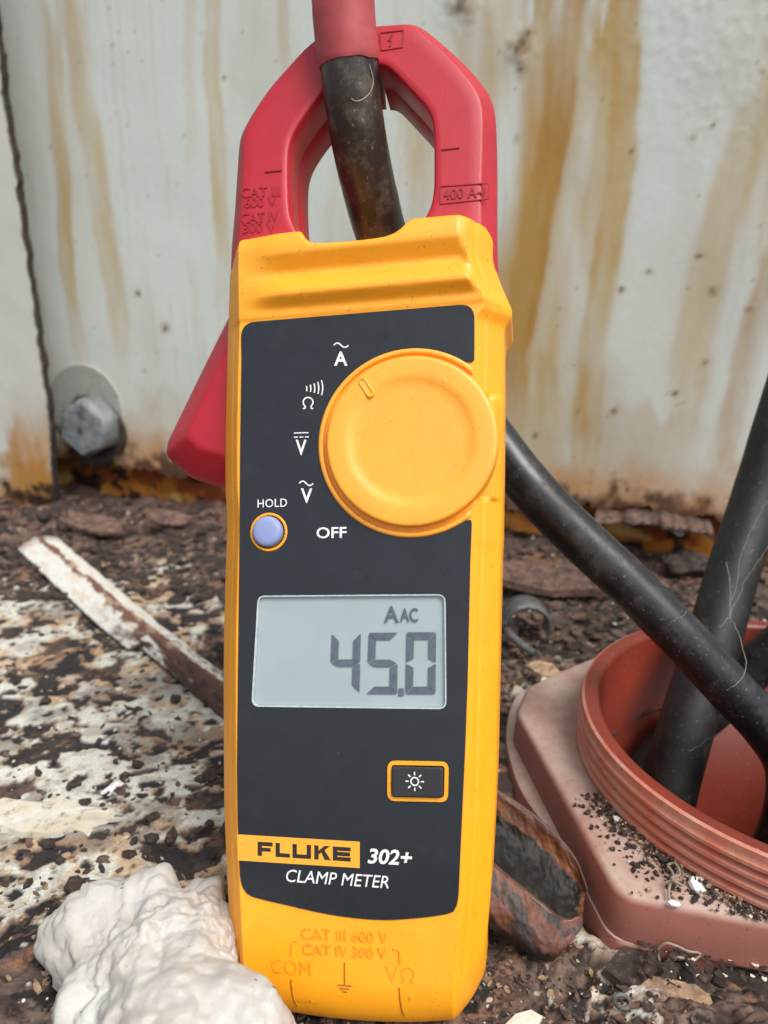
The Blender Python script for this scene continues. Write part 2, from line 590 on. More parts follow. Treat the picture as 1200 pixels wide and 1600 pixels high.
def wall_colours(A, Z):
    C = np.zeros(A.shape + (3,)) + PAINT_GREY
    C *= (1 + 0.035 * fbm(A / 60, Z / 60, 3, 4))[..., None]
    wob = 2.2 * fbm(A / 40, Z / 26, 5, 4) + 0.8 * fbm(A / 9, Z / 14, 6, 3)
    ragged = 0.65 + 0.5 * fbm(A / 7, Z / 45, 8, 4)
    streaks = [      # (pixel path of the stain, half width mm, strength, 0 yellowish - 1 deep rust, hardness)
        ([(70, -60), (86, 100), (100, 300), (108, 430), (128, 560), (140, 600)], 6.5, 0.72, 0.15, 0.8),
        ([(112, -60), (130, 150), (150, 250), (168, 380), (185, 500), (190, 640)], 9, 0.62, 0.08, 0.5),
        ([(88, -60), (118, 90), (126, 190)], 7, 0.55, 0.4, 0.5),
        ([(328, -60), (332, 100), (338, 250), (346, 400), (352, 520)], 5.5, 0.66, 0.05, 1.0),
        ([(296, -60), (298, 150), (296, 300)], 4, 0.30, 0.1, 0.5),
        ([(388, -60), (385, 90), (376, 180)], 8, 0.35, 0.1, 0.4),
        ([(446, -60), (446, 60), (450, 120)], 4, 0.65, 0.3, 0.9),
        ([(722, -20), (738, 30), (745, 90), (742, 170), (735, 260), (725, 420)], 12, 0.75, 0.45, 0.5),
        ([(788, -60), (784, 60), (776, 140), (772, 200)], 7, 0.55, 0.15, 0.5),
        ([(905, -60), (893, 0), (880, 90), (868, 200), (846, 300), (835, 380), (815, 480), (800, 600), (788, 720)], 9, 1.0, 0.95, 1.0),
        ([(885, -60), (872, 0), (866, 90), (850, 240), (815, 420), (800, 560), (800, 760)], 18, 0.80, 0.40, 0.35),
        ([(990, -60), (984, 40), (978, 160), (966, 270), (950, 380), (935, 470), (918, 620), (905, 760)], 8, 0.88, 0.35, 1.0),
        ([(945, -60), (940, 60), (932, 200), (920, 330), (900, 480), (880, 640), (870, 780)], 19, 0.66, 0.25, 0.4),
        ([(965, 90), (940, 230), (924, 330), (916, 420)], 6, 0.55, 0.25, 0.8),
        ([(1215, 60), (1190, 160), (1160, 250), (1128, 350), (1105, 420), (1080, 560), (1050, 700), (1030, 800)], 11, 0.56, 0.2, 0.5),
        ([(1240, 330), (1190, 480), (1165, 570), (1140, 660), (1118, 760)], 8, 0.75, 0.55, 0.6),
        ([(1230, -60), (1215, 160), (1190, 330), (1170, 480)], 9, 0.42, 0.15, 0.5),
        ([(850, 560), (845, 700), (842, 800)], 42, 0.60, 0.35, 0.2),
        ([(1040, 640), (1035, 740), (1030, 830)], 34, 0.40, 0.35, 0.2),
        ([(240, 600), (236, 700), (236, 760)], 26, 0.40, 0.35, 0.3),
        ([(640, 80), (655, 240), (665, 360)], 9, 0.45, 0.25, 0.6),
    ]
    for k, (pp, hw, st, deep, hard) in enumerate(streaks):
        pts = [on_wall(x, y) for x, y in pp]
        d, t = polyline_dist(A, Z, pts)
        d = d + wob * 0.7
        inner = np.exp(-(np.abs(d) / (hw * 0.75)) ** (2 + 3 * hard))
        edge = np.exp(-((np.abs(d) - hw * 0.72) / (hw * 0.22)) ** 2) * (0.35 + 0.3 * hard)
        m = np.clip(inner * (0.72 + 0.35 * ragged) + edge * inner, 0, 1) * st
        tj = t + 0.12 * fbm(A / 6, Z / 30, 60 + k, 3)
        m = m * (1.3 if k in (9, 10, 11, 12) else 0.95)
        m *= sstep(-0.02, 0.10, tj) * (1 - sstep(0.60, 1.06, tj))
        m *= np.clip(0.8 + 0.5 * fbm(A / 14, Z / 60, 20 + k, 3), 0.2, 1.1)
        m = np.clip(m, 0, 1)
        sc = STAIN_A * (1 - deep) + STAIN_B * deep
        C = mixc(C, sc, m)
    # faint overall drips
    drip = sstep(0.15, 0.9, fbm(A / 10, Z / 160, 40, 4))
    C = mixc(C, STAIN_A, drip * 0.10)
    # rust along the bottom edge
    lowa = sstep(62, 20, Z + 9 * fbm(A / 12, Z / 12, 44, 4))
    C = mixc(C, linv(184, 122, 44), np.clip(lowa, 0, 1) * 0.75)
    lowb = sstep(36, 22, Z + 9 * fbm(A / 6, Z / 6, 45, 4))
    C = mixc(C, linv(70, 44, 28), np.clip(lowb, 0, 1) * 0.9)
    # blistered rust spots
    for (x, y, r) in [(722, 5, 5), (808, 76, 4), (817, 68, 3), (825, 52, 2.5), (812, 110, 2), (258, 513, 2.6), (215, 458, 2),
                      (1113, 455, 2.2), (1013, 424, 1.8), (972, 452, 1.3), (1102, 566, 1.5), (1054, 615, 1.4), (1092, 400, 1.5),
                      (1115, 195, 1.3), (1082, 216, 1.5), (1170, 485, 1.6), (960, 644, 1.5), (836, 680, 1.4), (980, 765, 1.3),
                      (1108, 785, 3.5), (349, 123, 1.3), (808, 218, 1.4), (225, 580, 1.2), (176, 70, 1), (987, 237, 1)]:
        a0, z0 = on_wall(x, y)
        dd = np.hypot(A - a0, Z - z0) + 0.8 * fbm(A / 2.5, Z / 2.5, 50, 3)
        C = mixc(C, linv(150, 118, 70), sstep(r * 1.9, r * 0.6, dd) * 0.45)
        C = mixc(C, linv(58, 44, 34), sstep(r * 0.75, r * 0.2, dd) * 0.85)
    # thin sharp-edged runs and a film of grime that follows them
    run = sstep(0.30, 0.42, fbm(A / 3.2 + 0.25 * wob, Z / 220, 46, 3)) * sstep(-0.1, 0.5, fbm(A / 45, Z / 90, 47, 3))
    C = mixc(C, linv(172, 140, 84), run * 0.14)
    film = sstep(-0.2, 0.9, fbm(A / 30, Z / 110, 48, 5))
    C = mixc(C, linv(182, 172, 142), film * 0.22)
    pep = (worley(A / 4.0, Z / 4.0, 49)[0] < 0.10) & (_hash(np.floor(A / 4.0), np.floor(Z / 4.0), 51) > 0.955)
    C = mixc(C, linv(120, 104, 78), pep * 0.5)
    return C


steel_wall = empty('steel_wall', wall_point(0, 0), 'pale grey painted steel wall streaked with brown rust stains', 'wall')
a_in = np.arange(-330, 300, 1.25)
a_ax = np.r_[np.linspace(-1500, -332, 30), a_in, np.linspace(302, 1500, 30)]
z_ax = np.r_[np.arange(20, 330, 1.25), np.linspace(333, 900, 24)]
A, Z = np.meshgrid(a_ax, z_ax)
bottom = 21 + 4.5 * fbm(a_ax / 9, a_ax * 0 + 2.0, 61, 4) + 2.2 * fbm(a_ax / 3, a_ax * 0 + 5.0, 62, 3)
Zw = Z.copy()
low = Z < 40
Zw = np.where(low, 40 - (40 - Z) * (40 - bottom[None, :]) / 20.0, Z)
off = 0.7 * fbm(A / 90, Zw / 90, 66, 3)
tex_up = sstep(150, 260, Zw) * sstep(60, 160, A)                       # orange-peel blisters, upper right
off += 0.35 * tex_up * np.clip(fbm(A / 3.0, Zw / 3.0, 67, 2), 0, 1)
for (x, y, r, h) in [(722, 0, 9, 1.2), (812, 78, 7, 0.9)]:
    a0, z0 = on_wall(x, y)
    off += h * np.exp(-((A - a0) ** 2 + (Zw - z0) ** 2) / (r * r)) * (1 + 0.6 * fbm(A / 2.5, Zw / 2.5, 68, 3))
PW = WALL_P + A[..., None] * WALL_T + Zw[..., None] * np.array([0, 0, 1.0]) + off[..., None] * WALL_N
panel = grid_mesh('wall_panel', PW, WALL_MAT, colors=wall_colours(A, Zw))
child_of(steel_wall, panel)
# back of the sheet and its corroded lower edge
nb = len(a_ax)
edge = np.stack([PW[0], PW[0] - WALL_N * 3.0 + np.array([0, 0, 0.4]), PW[-1] - WALL_N * 3.0])
child_of(steel_wall, grid_mesh('corroded_edge', edge, RUST_DARK))
# base rail set back below the sheet
rail_z = np.arange(-8, 34, 1.2)
A2, Z2 = np.meshgrid(np.r_[np.linspace(-1500, -335, 10), np.arange(-330, 300, 1.8), np.linspace(305, 1500, 10)], rail_z)
off2 = -8 + 1.2 * fbm(A2 / 14, Z2 / 10, 70, 4)
P2 = WALL_P + A2[..., None] * WALL_T + Z2[..., None] * np.array([0, 0, 1.0]) + off2[..., None] * WALL_N
c2 = np.zeros(A2.shape + (3,)) + linv(176, 112, 42)
c2 = mixc(c2, linv(206, 170, 100), sstep(0.1, 0.7, fbm(A2 / 22, Z2 / 9, 71, 4)))
c2 = mixc(c2, linv(120, 52, 22), sstep(-0.1, 0.45, fbm(A2 / 16, Z2 / 14, 72, 4)) * 0.85)
c2 = mixc(c2, linv(46, 30, 24), sstep(0.15, 0.5, fbm(A2 / 11, Z2 / 8, 73, 5)))
c2 = mixc(c2, linv(60, 38, 28), sstep(20, 27, Z2))
child_of(steel_wall, grid_mesh('base_rail', P2, LEDGE_MAT, colors=c2))

# left flange plate standing proud of the wall
fl_off = 26.0
fa, fz = [], []
for (x, y) in [(-10, 20), (2, 115), (40, 380), (75, 630), (82, 735), (84, 800)]:
    a, z = on_wall(x, y, fl_off); fa.append(a); fz.append(z)
fz_ax = np.r_[np.arange(-4, 330, 1.6), np.linspace(333, 900, 16)]
edge_a = np.interp(fz_ax, fz[::-1], fa[::-1]) + 0.9 * fbm(fz_ax / 7, fz_ax * 0, 80, 4) - 0.3
flange = empty('wall_flange', wall_point(fa[3], 0, fl_off), 'grey painted steel flange plate at left edge with rusty foot', 'flange')
cc = np.r_[np.linspace(0, 6, 8), np.linspace(7, 90, 70), np.linspace(95, 600, 12)]
AF = edge_a[:, None] - cc[None, :]
ZF = np.repeat(fz_ax[:, None], len(cc), 1)
CF = np.zeros(AF.shape + (3,)) + linv(206, 207, 197)
CF *= (1 + 0.04 * fbm(AF / 50, ZF / 50, 82, 4))[..., None]
dst = edge_a[:, None] - AF
m = sstep(80, 16, ZF + 12 * fbm(AF / 10, ZF / 22, 83, 4)) * sstep(24, 9, np.abs(dst - 13) + 8 * fbm(AF / 9, ZF / 18, 84, 4))
CF = mixc(CF, linv(178, 124, 52), m)
m = sstep(40, 4, ZF + 16 * fbm(AF / 9, ZF / 9, 85, 4))
CF = mixc(CF, linv(172, 132, 78), m * 0.75)
CF = mixc(CF, linv(46, 34, 28), sstep(16, 2, ZF + 12 * fbm(AF / 6, ZF / 6, 86, 4)))
CF = mixc(CF, linv(40, 32, 24), sstep(1.2, 0.2, dst + 0.8 * fbm(AF / 3, ZF / 6, 87, 3)) * 0.9)
PF = WALL_P + AF[..., None] * WALL_T + ZF[..., None] * np.array([0, 0, 1.0]) + (fl_off + 0.3 * fbm(AF / 40, ZF / 40, 88, 3))[..., None] * WALL_N
child_of(flange, grid_mesh('plate', PF, WALL_MAT, colors=CF))
ragg = 0.9 * np.clip(fbm(fz_ax / 5, fz_ax * 0 + 3, 89, 4), 0, 1)
E0 = PF[:, 0]
E1 = E0 - WALL_N * 4.5 + WALL_T * ragg[:, None]
E2 = E1 - WALL_N * 2 - WALL_T * 30
child_of(flange, grid_mesh('rusted_edge', np.stack([E0, E1, E2], 1), RUST_DARK))

# bolt with washer at the foot of the wall
ba, bz = on_wall(135, 668, 14)
bolt = empty('hex_bolt', wall_point(ba, bz, 0), 'large grey hexagonal bolt head beside left flange', 'bolt')


def on_wall_frame(root, name, rings, mat, seg, rot=0.0, ca=0.0, cz=0.0, smooth=False, jitter=0.0):
    G = []
    for (r, o) in rings:
        a = np.arange(seg) / seg * 2 * math.pi + rot
        j = 1 + jitter * np.array([rng.uniform(-1, 1) for _ in range(seg)])
        G.append([wall_point(ca + r * math.cos(t) * k, cz + r * math.sin(t) * k, o) for t, k in zip(a, j)])
    G = np.array(G)
    ob = grid_mesh(name, G, mat, closed=True, smooth=smooth)
    bm = bmesh.new(); bm.from_mesh(ob.data); bm.verts.ensure_lookup_table()
    k = (len(rings) - 1) * seg
    bm.faces.new([bm.verts[k + i] for i in range(seg)])
    bmesh.ops.recalc_face_normals(bm, faces=bm.faces[:])
    bm.to_mesh(ob.data); bm.free()
    return child_of(root, ob)


n = NT('chipped_grey_bolt_paint')
c = n.mix(n.ramp(n.noise(140, 5, 0.6), 0.38, 0.66), lin(104, 110, 114), lin(136, 142, 144))
c = n.mix(n.ramp(n.noise(150, 7, 0.75), 0.54, 0.66), c, lin(66, 56, 50))
n.base(c); n.rough(0.42); n.bump(n.noise(300, 6, 0.6), 0.5, 0.001)
BOLT_MAT = n.m
on_wall_frame(bolt, 'washer', [(26, 0), (26, 0.9), (25.7, 1.1)], WALL_MAT if False else rust('washer_paint', (164, 170, 166), (158, 160, 152), (120, 92, 62), 0.6, 60), 40, 0, ba - 10, bz + 9, smooth=False)
on_wall_frame(bolt, 'bolt_head', [(17.5, 4.3), (17.8, 6), (17.8, 15), (17.0, 17.2), (15.0, 18.2)], BOLT_MAT, 6, 0.40, ba, bz, jitter=0.07)
on_wall_frame(bolt, 'shim_plate', [(21, 1.2), (20, 4.4)], RUST_DARK, 17, 0.2, ba - 4, bz - 5, jitter=0.16)

# ------------------------------------------------------------------ the rusty ledge
PIPE_C = np.array([112.5, 171.5]); PIPE_R = 60.2


def spread_axis(a, b, steps):
    out = [a]
    while out[-1] < b:
        out.append(out[-1] + steps(out[-1]))
    return np.array(out)


x_in = np.arange(-270, 200, 0.62)
x_ax = np.r_[np.linspace(-1500, -275, 40), x_in, np.linspace(204, 1500, 40)]
y_in = spread_axis(62, 470, lambda y: 0.36 + max(0, y - 90) * 0.0024)
y_ax = np.r_[np.linspace(-900, 58, 36), y_in, np.linspace(474, 900, 10)]
X, Y = np.meshgrid(x_ax, y_ax)
wx = X + 5 * fbm(X / 22, Y / 22, 101, 3)
wy = Y + 5 * fbm(X / 22, Y / 22, 102, 3)
lowf = fbm(X / 70, Y / 70, 103, 3)


def blob(px, py, r, s, h=0.0):
    g = at_height(px, py, h)
    return s * np.exp(-(((X - g[0]) / r) ** 2 + ((Y - g[1]) / (r * 0.9)) ** 2))


bias = -0.50 + 0 * X
for b_ in [(40, 1010, 42, 1.0), (130, 1090, 36, 0.95), (40, 1170, 34, 1.0), (210, 1010, 24, 0.35), (300, 1085, 20, 0.75), (310, 1220, 20, 0.85),
           (290, 1310, 16, 0.95), (60, 1270, 16, 1.0), (220, 1240, 18, 0.55), (280, 910, 30, 0.85), (330, 1340, 12, 0.9), (120, 1330, 12, 0.5),
           (820, 1075, 14, 0.5), (180, 930, 26, 0.6), (20, 950, 34, 0.6), (310, 960, 24, 0.55), (340, 1150, 18, 0.5), (170, 1190, 20, 0.5), (20, 1330, 16, 0.55), (1010, 1530, 12, 0.4), (800, 1480, 12, 0.35), (40, 1080, 40, 0.5), (250, 1150, 26, 0.35), (240, 1370, 14, 0.35), (40, 1390, 16, 0.3), (1000, 1560, 14, 0.35), (900, 1500, 12, 0.25)]:
    bias = bias + blob(*b_)
near_wall = np.clip(1 - ((X - WALL_P[0]) * WALL_N[0] + (Y - WALL_P[1]) * WALL_N[1]) / 75.0, 0, 1)      # 1 at the wall
bias = bias - 1.1 * sstep(0.15, 0.8, near_wall)
pn = fbm(wx / 20, wy / 17, 104, 6)
pv = pn * 0.55 + bias + 0.10 * fbm(X / 2.6, Y / 2.6, 132, 3)
paint = sstep(-0.03, 0.05, pv)
pit_n = fbm(wx / 8.0, wy / 7.0, 105, 6)
pits = sstep(0.34, 0.44, pit_n + 0.25 * fbm(X / 28, Y / 28, 106, 2))
wd, wi = worley(X / 7.0 + 0.2 * fbm(X / 3, Y / 3, 107, 2), Y / 6.5, 108)
spots = sstep(0.30, 0.22, wd + 0.09 * fbm(X / 1.4, Y / 1.4, 109, 2)) * (wi > 0.50)
fine_spots = sstep(0.30, 0.20, worley(X / 3.0, Y / 2.8, 135)[0]) * (worley(X / 3.0, Y / 2.8, 135)[1] > 0.72)
holes = np.clip(pits * 0.9 + spots + 0.5 * fine_spots, 0, 1)
paint_c = paint * (1 - holes)

# flaking scale under the paint: terraces with broken edges
q = 3.2 * (fbm(wx / 24, wy / 17, 110, 5) + 0.5 * lowf)
terr = np.floor(q); frac = q - terr
step = terr + sstep(0.86, 1.0, frac)
tid = _hash(terr + 100, np.floor(wx / 34) * 0 + 3, 5)
scale_h = step * 0.85 + 0.5 * fbm(X / 4, Y / 4, 111, 4) + 0.22 * fbm(X / 1.3, Y / 1.3, 112, 3)
H = 0.35 * lowf + scale_h * (1 - 0.88 * paint) + paint_c * (0.45 + 0.15 * fbm(X / 8, Y / 8, 113, 3)) - holes * paint * 0.12 + 0.35 * paint + 0.7 * paint * sstep(0.16, 0.02, pv) * sstep(-0.3, 0.4, fbm(X / 7, Y / 7, 133, 2))
H += near_wall ** 2 * 2.5 + sstep(0.1, 0.9, near_wall) * 2.4 * fbm(wx / 9, wy / 7, 114, 5)
# rough crumble at the near right
near_r = sstep(15, 40, X) * sstep(175, 130, Y)
H += near_r * (1.0 * fbm(X / 6, Y / 6, 115, 5) + 0.5 * np.clip(fbm(X / 2, Y / 2, 116, 3), -0.2, 1))
pr = np.hypot(X - PIPE_C[0], Y - PIPE_C[1]); pa_ = np.arctan2(Y - PIPE_C[1], X - PIPE_C[0])
mound = np.exp(-((pr - 80) / 16.0) ** 2) * sstep(-2.75, -2.25, pa_) * sstep(0.5, -0.3, pa_)
H += mound * (3.5 + 2.5 * fbm(X / 9, Y / 9, 117, 4))
H = H - 1.2

br = linv(98, 82, 75) + 0 * X[..., None]
br = mixc(br, linv(124, 106, 95), sstep(-0.1, 0.6, fbm(wx / 12, wy / 10, 120, 5)))
br = mixc(br, linv(62, 50, 46), sstep(-0.02, 0.4, fbm(wx / 8, wy / 6, 121, 5)) * 0.9)
br = mixc(br, linv(150, 110, 82), sstep(0.25, 0.6, fbm(wx / 10, wy / 9, 122, 4)) * 0.7)
br = mixc(br, linv(38, 35, 36), sstep(0.10, 0.36, fbm(wx / 5, wy / 4, 123, 5)))
br = mixc(br, linv(36, 30, 29), sstep(0.80, 0.97, frac) * 0.75)                # broken scale edges
br = mixc(br, linv(84, 66, 58), sstep(0.1, 0.6, near_wall) * 0.5)
br = mixc(br, linv(126, 106, 92), near_r * sstep(-0.35, 0.35, fbm(X / 5, Y / 5, 124, 5)) * 0.75)
br = mixc(br, linv(66, 56, 52), near_r * sstep(0.05, 0.4, fbm(X / 3, Y / 3, 125, 4)) * 0.8)
pc = linv(206, 207, 197) + 0 * X[..., None]
pc = mixc(pc, linv(188, 150, 106), sstep(0.0, 0.5, fbm(wx / 14, wy / 12, 126, 4)) * 0.75)
pc = mixc(pc, linv(150, 140, 126), sstep(0.0, 0.5, fbm(X / 3.4, Y / 3.4, 127, 5)) * 0.55)
pc = mixc(pc, linv(142, 112, 88), sstep(0.14, 0.02, pv) * 0.7)
pc = mixc(pc, linv(104, 92, 84), sstep(0.15, 0.55, fbm(wx / 20, wy / 16, 134, 5)) * 0.6)
rim = sstep(0.15, 0.30, pit_n + 0.25 * fbm(X / 28, Y / 28, 106, 2))
pc = mixc(pc, linv(150, 112, 82), rim * 0.6)
CL = mixc(br, [0, 0, 0], 0 * X)
CL = CL * (1 - paint_c[..., None]) + pc * paint_c[..., None]
pit_col = linv(46, 45, 48)
hole_m = holes * paint
CL = mixc(CL, pit_col, hole_m * (0.55 + 0.45 * (fbm(X / 9, Y / 9, 128, 3) > -0.2)))
fleck = (worley(X / 3.1, Y / 3.1, 130)[0] < 0.16) & (_hash(np.floor(X / 3.1), np.floor(Y / 3.1), 131) > 0.90)
CL = mixc(CL, linv(196, 190, 180), fleck * (1 - paint) * 0.8)
PL = np.stack([X, Y, H], -1)
mx = 0.5 * (X[:-1, :-1] + X[1:, 1:]); my = 0.5 * (Y[:-1, :-1] + Y[1:, 1:])
keep = np.hypot(mx - PIPE_C[0], my - PIPE_C[1]) > 53.5
ledge = grid_mesh('rusty_ledge', PL, LEDGE_MAT, colors=CL, keep=keep)
tag(ledge, 'flaking rusty steel ledge with remains of cream paint', None, kind='structure')


def ledge_z(x, y):
    i = int(np.clip(np.searchsorted(x_ax, x), 0, len(x_ax) - 1)); j = int(np.clip(np.searchsorted(y_ax, y), 0, len(y_ax) - 1))
    return float(H[j, i])

# ------------------------------------------------------------------ the clamp meter
meter = bpy.data.objects.new('clamp_meter', None)
meter.empty_display_size = 0.02
col.objects.link(meter)
mm = Matrix.Identity(4)
for i in range(3):
    mm[i][0] = MU[i]; mm[i][1] = MV[i]; mm[i][2] = MW[i]; mm[i][3] = M_ORG[i] * S
meter.matrix_world = mm
tag(meter, 'yellow and red clamp meter reading 45.0 clipped round a cable', 'clamp meter')


def curve_uv(pts, w):
    q = np.array(Ms(pts, w))
    return q


CH_W, CH_D, BODY_D = 5.4, 7.0, 24.0
Lq = curve_uv([(364, 300), (361, 387), (357, 500), (354, 600), (352.5, 678), (352.5, 760), (355, 820), (353, 880), (350, 1000), (349.5, 1088), (350.5, 1255), (355, 1364), (360, 1468), (364, 1520), (366, 1640)], -CH_D)
Rq = curve_uv([(773, 300), (773, 357), (774, 414), (783, 445), (793, 468), (799.5, 484), (799, 495), (793, 505), (788, 516), (787, 540), (787, 620), (786, 720), (784, 842), (782.5, 880), (776, 1172), (773, 1260), (766.5, 1385), (760, 1468), (757, 1510), (754, 1640)], -CH_D)
Tq = curve_uv([(350, 400), (361, 388), (366, 380), (376, 372), (390, 370), (465, 362), (471, 365.5), (476, 372), (484, 378), (496, 381), (540, 379), (590, 373.5), (612, 368), (626, 359), (636, 348), (643, 343), (652, 341), (748, 333.5), (758, 336), (766, 343), (771, 352), (776, 370), (810, 380)], 1.5)
Bq = curve_uv([(345, 1480), (362, 1492), (367, 1515), (376, 1538), (392, 1552), (426, 1565), (463, 1574.5), (538, 1585), (630, 1590), (700, 1587), (717, 1583), (730, 1574), (741, 1562), (752, 1542), (757, 1515), (762, 1495)], -8.0)


def sm(q, key, n=400):
    """smooth curve through points as a lookup along axis key"""
    c = catmull(q, n)
    o = np.argsort(c[:, key])
    return c[o, key], c[o, 1 - key]


Lv, Lu = sm(Lq, 1); Rv, Ru = sm(Rq, 1); Tu, Tv = sm(Tq, 0); Bu, Bv = sm(Bq, 0)
uL = lambda v: np.interp(v, Lv, Lu)
uR = lambda v: np.interp(v, Rv, Ru)

PANEL_PX = dict(left=[(384, 520), (378, 560), (376, 700), (374.5, 880), (372.5, 1060), (371, 1200), (372, 1280), (374.5, 1340)],
                right=[(741, 520), (741, 556), (738, 820), (735, 880), (731, 1060), (727, 1170), (721, 1300), (717, 1390)])
# ridge profile of the head: pixel rows on the right column of the case -> height of the case front
rid_v = np.array([M(640, y)[1] for y in (325, 336, 342, 372, 386, 410, 416, 444, 451, 466, 471, 478, 483)])
rid_w = np.array([0.6, 1.6, 2.4, 3.1, 3.1, 0.9, 0.9, 2.7, 2.7, 0.55, 0.45, 0.45, 0.0])
_ta, _tb = M(377.5, 505), M(741.5, 475)
HEAD_SLOPE = (_tb[1] - _ta[1]) / (_tb[0] - _ta[0])
sh_top, sh_bot = M(770, 610)[1], M(770, 778)[1]
KC = np.array(M(641, 687.5, 2.4)); KR = 0.5 * (M(775.5, 690, 2.4)[0] - M(506.5, 690, 2.4)[0])


def body_w(u, v, l, r):
    e = np.minimum(u - l, r - u)
    t = np.clip(1 - e / CH_W, 0, 1)
    w = -CH_D * (0.92 * t ** 1.06 + 0.08 * t * t)
    lo, hi = l + CH_W, r - CH_W
    w = w - 0.30 * np.exp(-((e - 3.7) / 0.28) ** 2)                    # seam between the two case mouldings
    # ridges across the head, fading to the left and into the cheeks
    vv = v - HEAD_SLOPE * (u - M(640, 480)[0])
    o = np.argsort(rid_v)
    rr = np.interp(vv, rid_v[o], rid_w[o])
    rr = (rr * 2 + np.interp(vv + 0.35, rid_v[o], rid_w[o]) + np.interp(vv - 0.35, rid_v[o], rid_w[o])) / 4
    plain = np.interp(vv, [rid_v[-1], rid_v[-2], rid_v[5], rid_v[3], rid_v[0]], [0.0, 0.5, 2.0, 2.6, 0.8])
    win = sstep(lo - 0.5, lo + 11, u) * sstep(hi + 0.3, hi - 1.6, u)
    head = plain * (1 - win) * 0.8 + rr * win
    w = w + head * np.clip(e / CH_W, 0, 1) ** 0.6
    # shelf beside the dial for the thumb
    band = sstep(sh_bot - 0.2, sh_bot + 0.4, v) * sstep(sh_top + 0.5, sh_top - 1.2, v)
    d = np.hypot(u - KC[0], v - KC[1])
    side = sstep(r - CH_W - 2.5, r - CH_W - 1.0, u)
    shelf = np.where(r - u > 1.6, -3.4, -3.4 - (1.6 - (r - u)) * 2.25)
    w = w * (1 - band * side) + np.minimum(shelf, 0) * band * side
    # well under the face panel
    ins = np.minimum(u - np.interp(v, PLv, PLu), np.interp(v, PRv, PRu) - u)
    well = sstep(1.0, 1.6, ins) * sstep(PT - 1.0, PT - 1.6, v - HEAD_SLOPE * (u - M(560, 490)[0])) * sstep(PB + 5.5, PB + 6.5, v) * (d > KR + 3.5)
    w = w - 1.6 * well
    return w


_pl = np.array(Ms(PANEL_PX['left'])); _pr = np.array(Ms(PANEL_PX['right']))
PLv, PLu = _pl[::-1, 1], _pl[::-1, 0]
PRv, PRu = _pr[::-1, 1], _pr[::-1, 0]
PT = M(560, 493)[1]; PB = M(590, 1437)[1]


def build_body():
    NR, NF, NC, NS = 420, 130, 16, 6
    frac_c = np.linspace(0, 1, NC, endpoint=False)
    rows = np.linspace(0, 1, NR)
    # columns: position type
    ub0, ub1 = uL(2.0), uR(2.0)
    ut0, ut1 = uL(Tv.max() - 5), uR(Tv.max() - 5)
    fr = np.r_[np.zeros(NS), CH_W * frac_c, np.linspace(CH_W, 1000 - CH_W, NF), 1000 - CH_W * frac_c[::-1], np.full(NS, 1000.0)]
    ncol = len(fr)

    def u_of(c, l, r):
        f = fr[c]
        if f <= CH_W: return l + f
        if f >= 1000 - CH_W: return r - (1000 - f)
        return l + CH_W + (f - CH_W) / (1000 - 2 * CH_W) * (r - l - 2 * CH_W)
    G = np.zeros((NR, ncol, 3))
    for c in range(ncol):
        vt = np.interp(u_of(c, ut0, ut1), Tu, Tv)
        vb = np.interp(u_of(c, ub0, ub1), Bu, Bv)
        v = vb + (vt - vb) * rows
        l, r = uL(v), uR(v)
        f = fr[c]
        if f <= CH_W: u = l + f
        elif f >= 1000 - CH_W: u = r - (1000 - f)
        else: u = l + CH_W + (f - CH_W) / (1000 - 2 * CH_W) * (r - l - 2 * CH_W)
        if c < NS:
            w = np.full(NR, -BODY_D + (BODY_D - CH_D) * c / NS)
        elif c >= ncol - NS:
            w = np.full(NR, -BODY_D + (BODY_D - CH_D) * (ncol - 1 - c) / NS)
        else:
            w = body_w(u, v, l, r)
        # rounded foot and slightly rounded top edge
        rb = 10.0
        h = np.clip(v - vb, 0, rb)
        w_foot = -8.0 * (1 - np.sqrt(np.clip(1 - (1 - h / rb) ** 2, 0, 1)))
        w_top = -1.3 * (1 - np.sqrt(np.clip(1 - (1 - np.clip(vt - v, 0, 1.3) / 1.3) ** 2, 0, 1)))
        w = np.maximum(w + w_foot + w_top, -BODY_D)
        G[:, c, 0] = u; G[:, c, 1] = v; G[:, c, 2] = w
    # close top and foot back to the rear plane
    top = G[-1].copy(); top[:, 2] = -BODY_D
    bot = G[0].copy(); bot[:, 2] = -BODY_D; bot[:, 1] += 3.0
    midb = G[0].copy(); midb[:, 2] = np.minimum(midb[:, 2], -16.0); midb[:, 1] += 0.4
    return np.concatenate([bot[None], midb[None], G, top[None]])


G = build_body()
body = grid_mesh('case', G, Y_PLASTIC, meter)
bm = bmesh.new(); bm.from_mesh(body.data); bm.verts.ensure_lookup_table()
nr_, nc_ = G.shape[:2]
loop = [bm.verts[i] for i in range(nc_)] + [bm.verts[r * nc_ + nc_ - 1] for r in range(1, nr_)] + [bm.verts[(nr_ - 1) * nc_ + i] for i in range(nc_ - 2, -1, -1)] + [bm.verts[r * nc_] for r in range(nr_ - 2, 0, -1)]
bm.faces.new(loop)
bmesh.ops.recalc_face_normals(bm, faces=bm.faces[:])
bm.to_mesh(body.data); bm.free()
body.data.polygons.foreach_set('use_smooth', [True] * len(body.data.polygons))
body.data.set_sharp_from_angle(angle=math.radians(42))


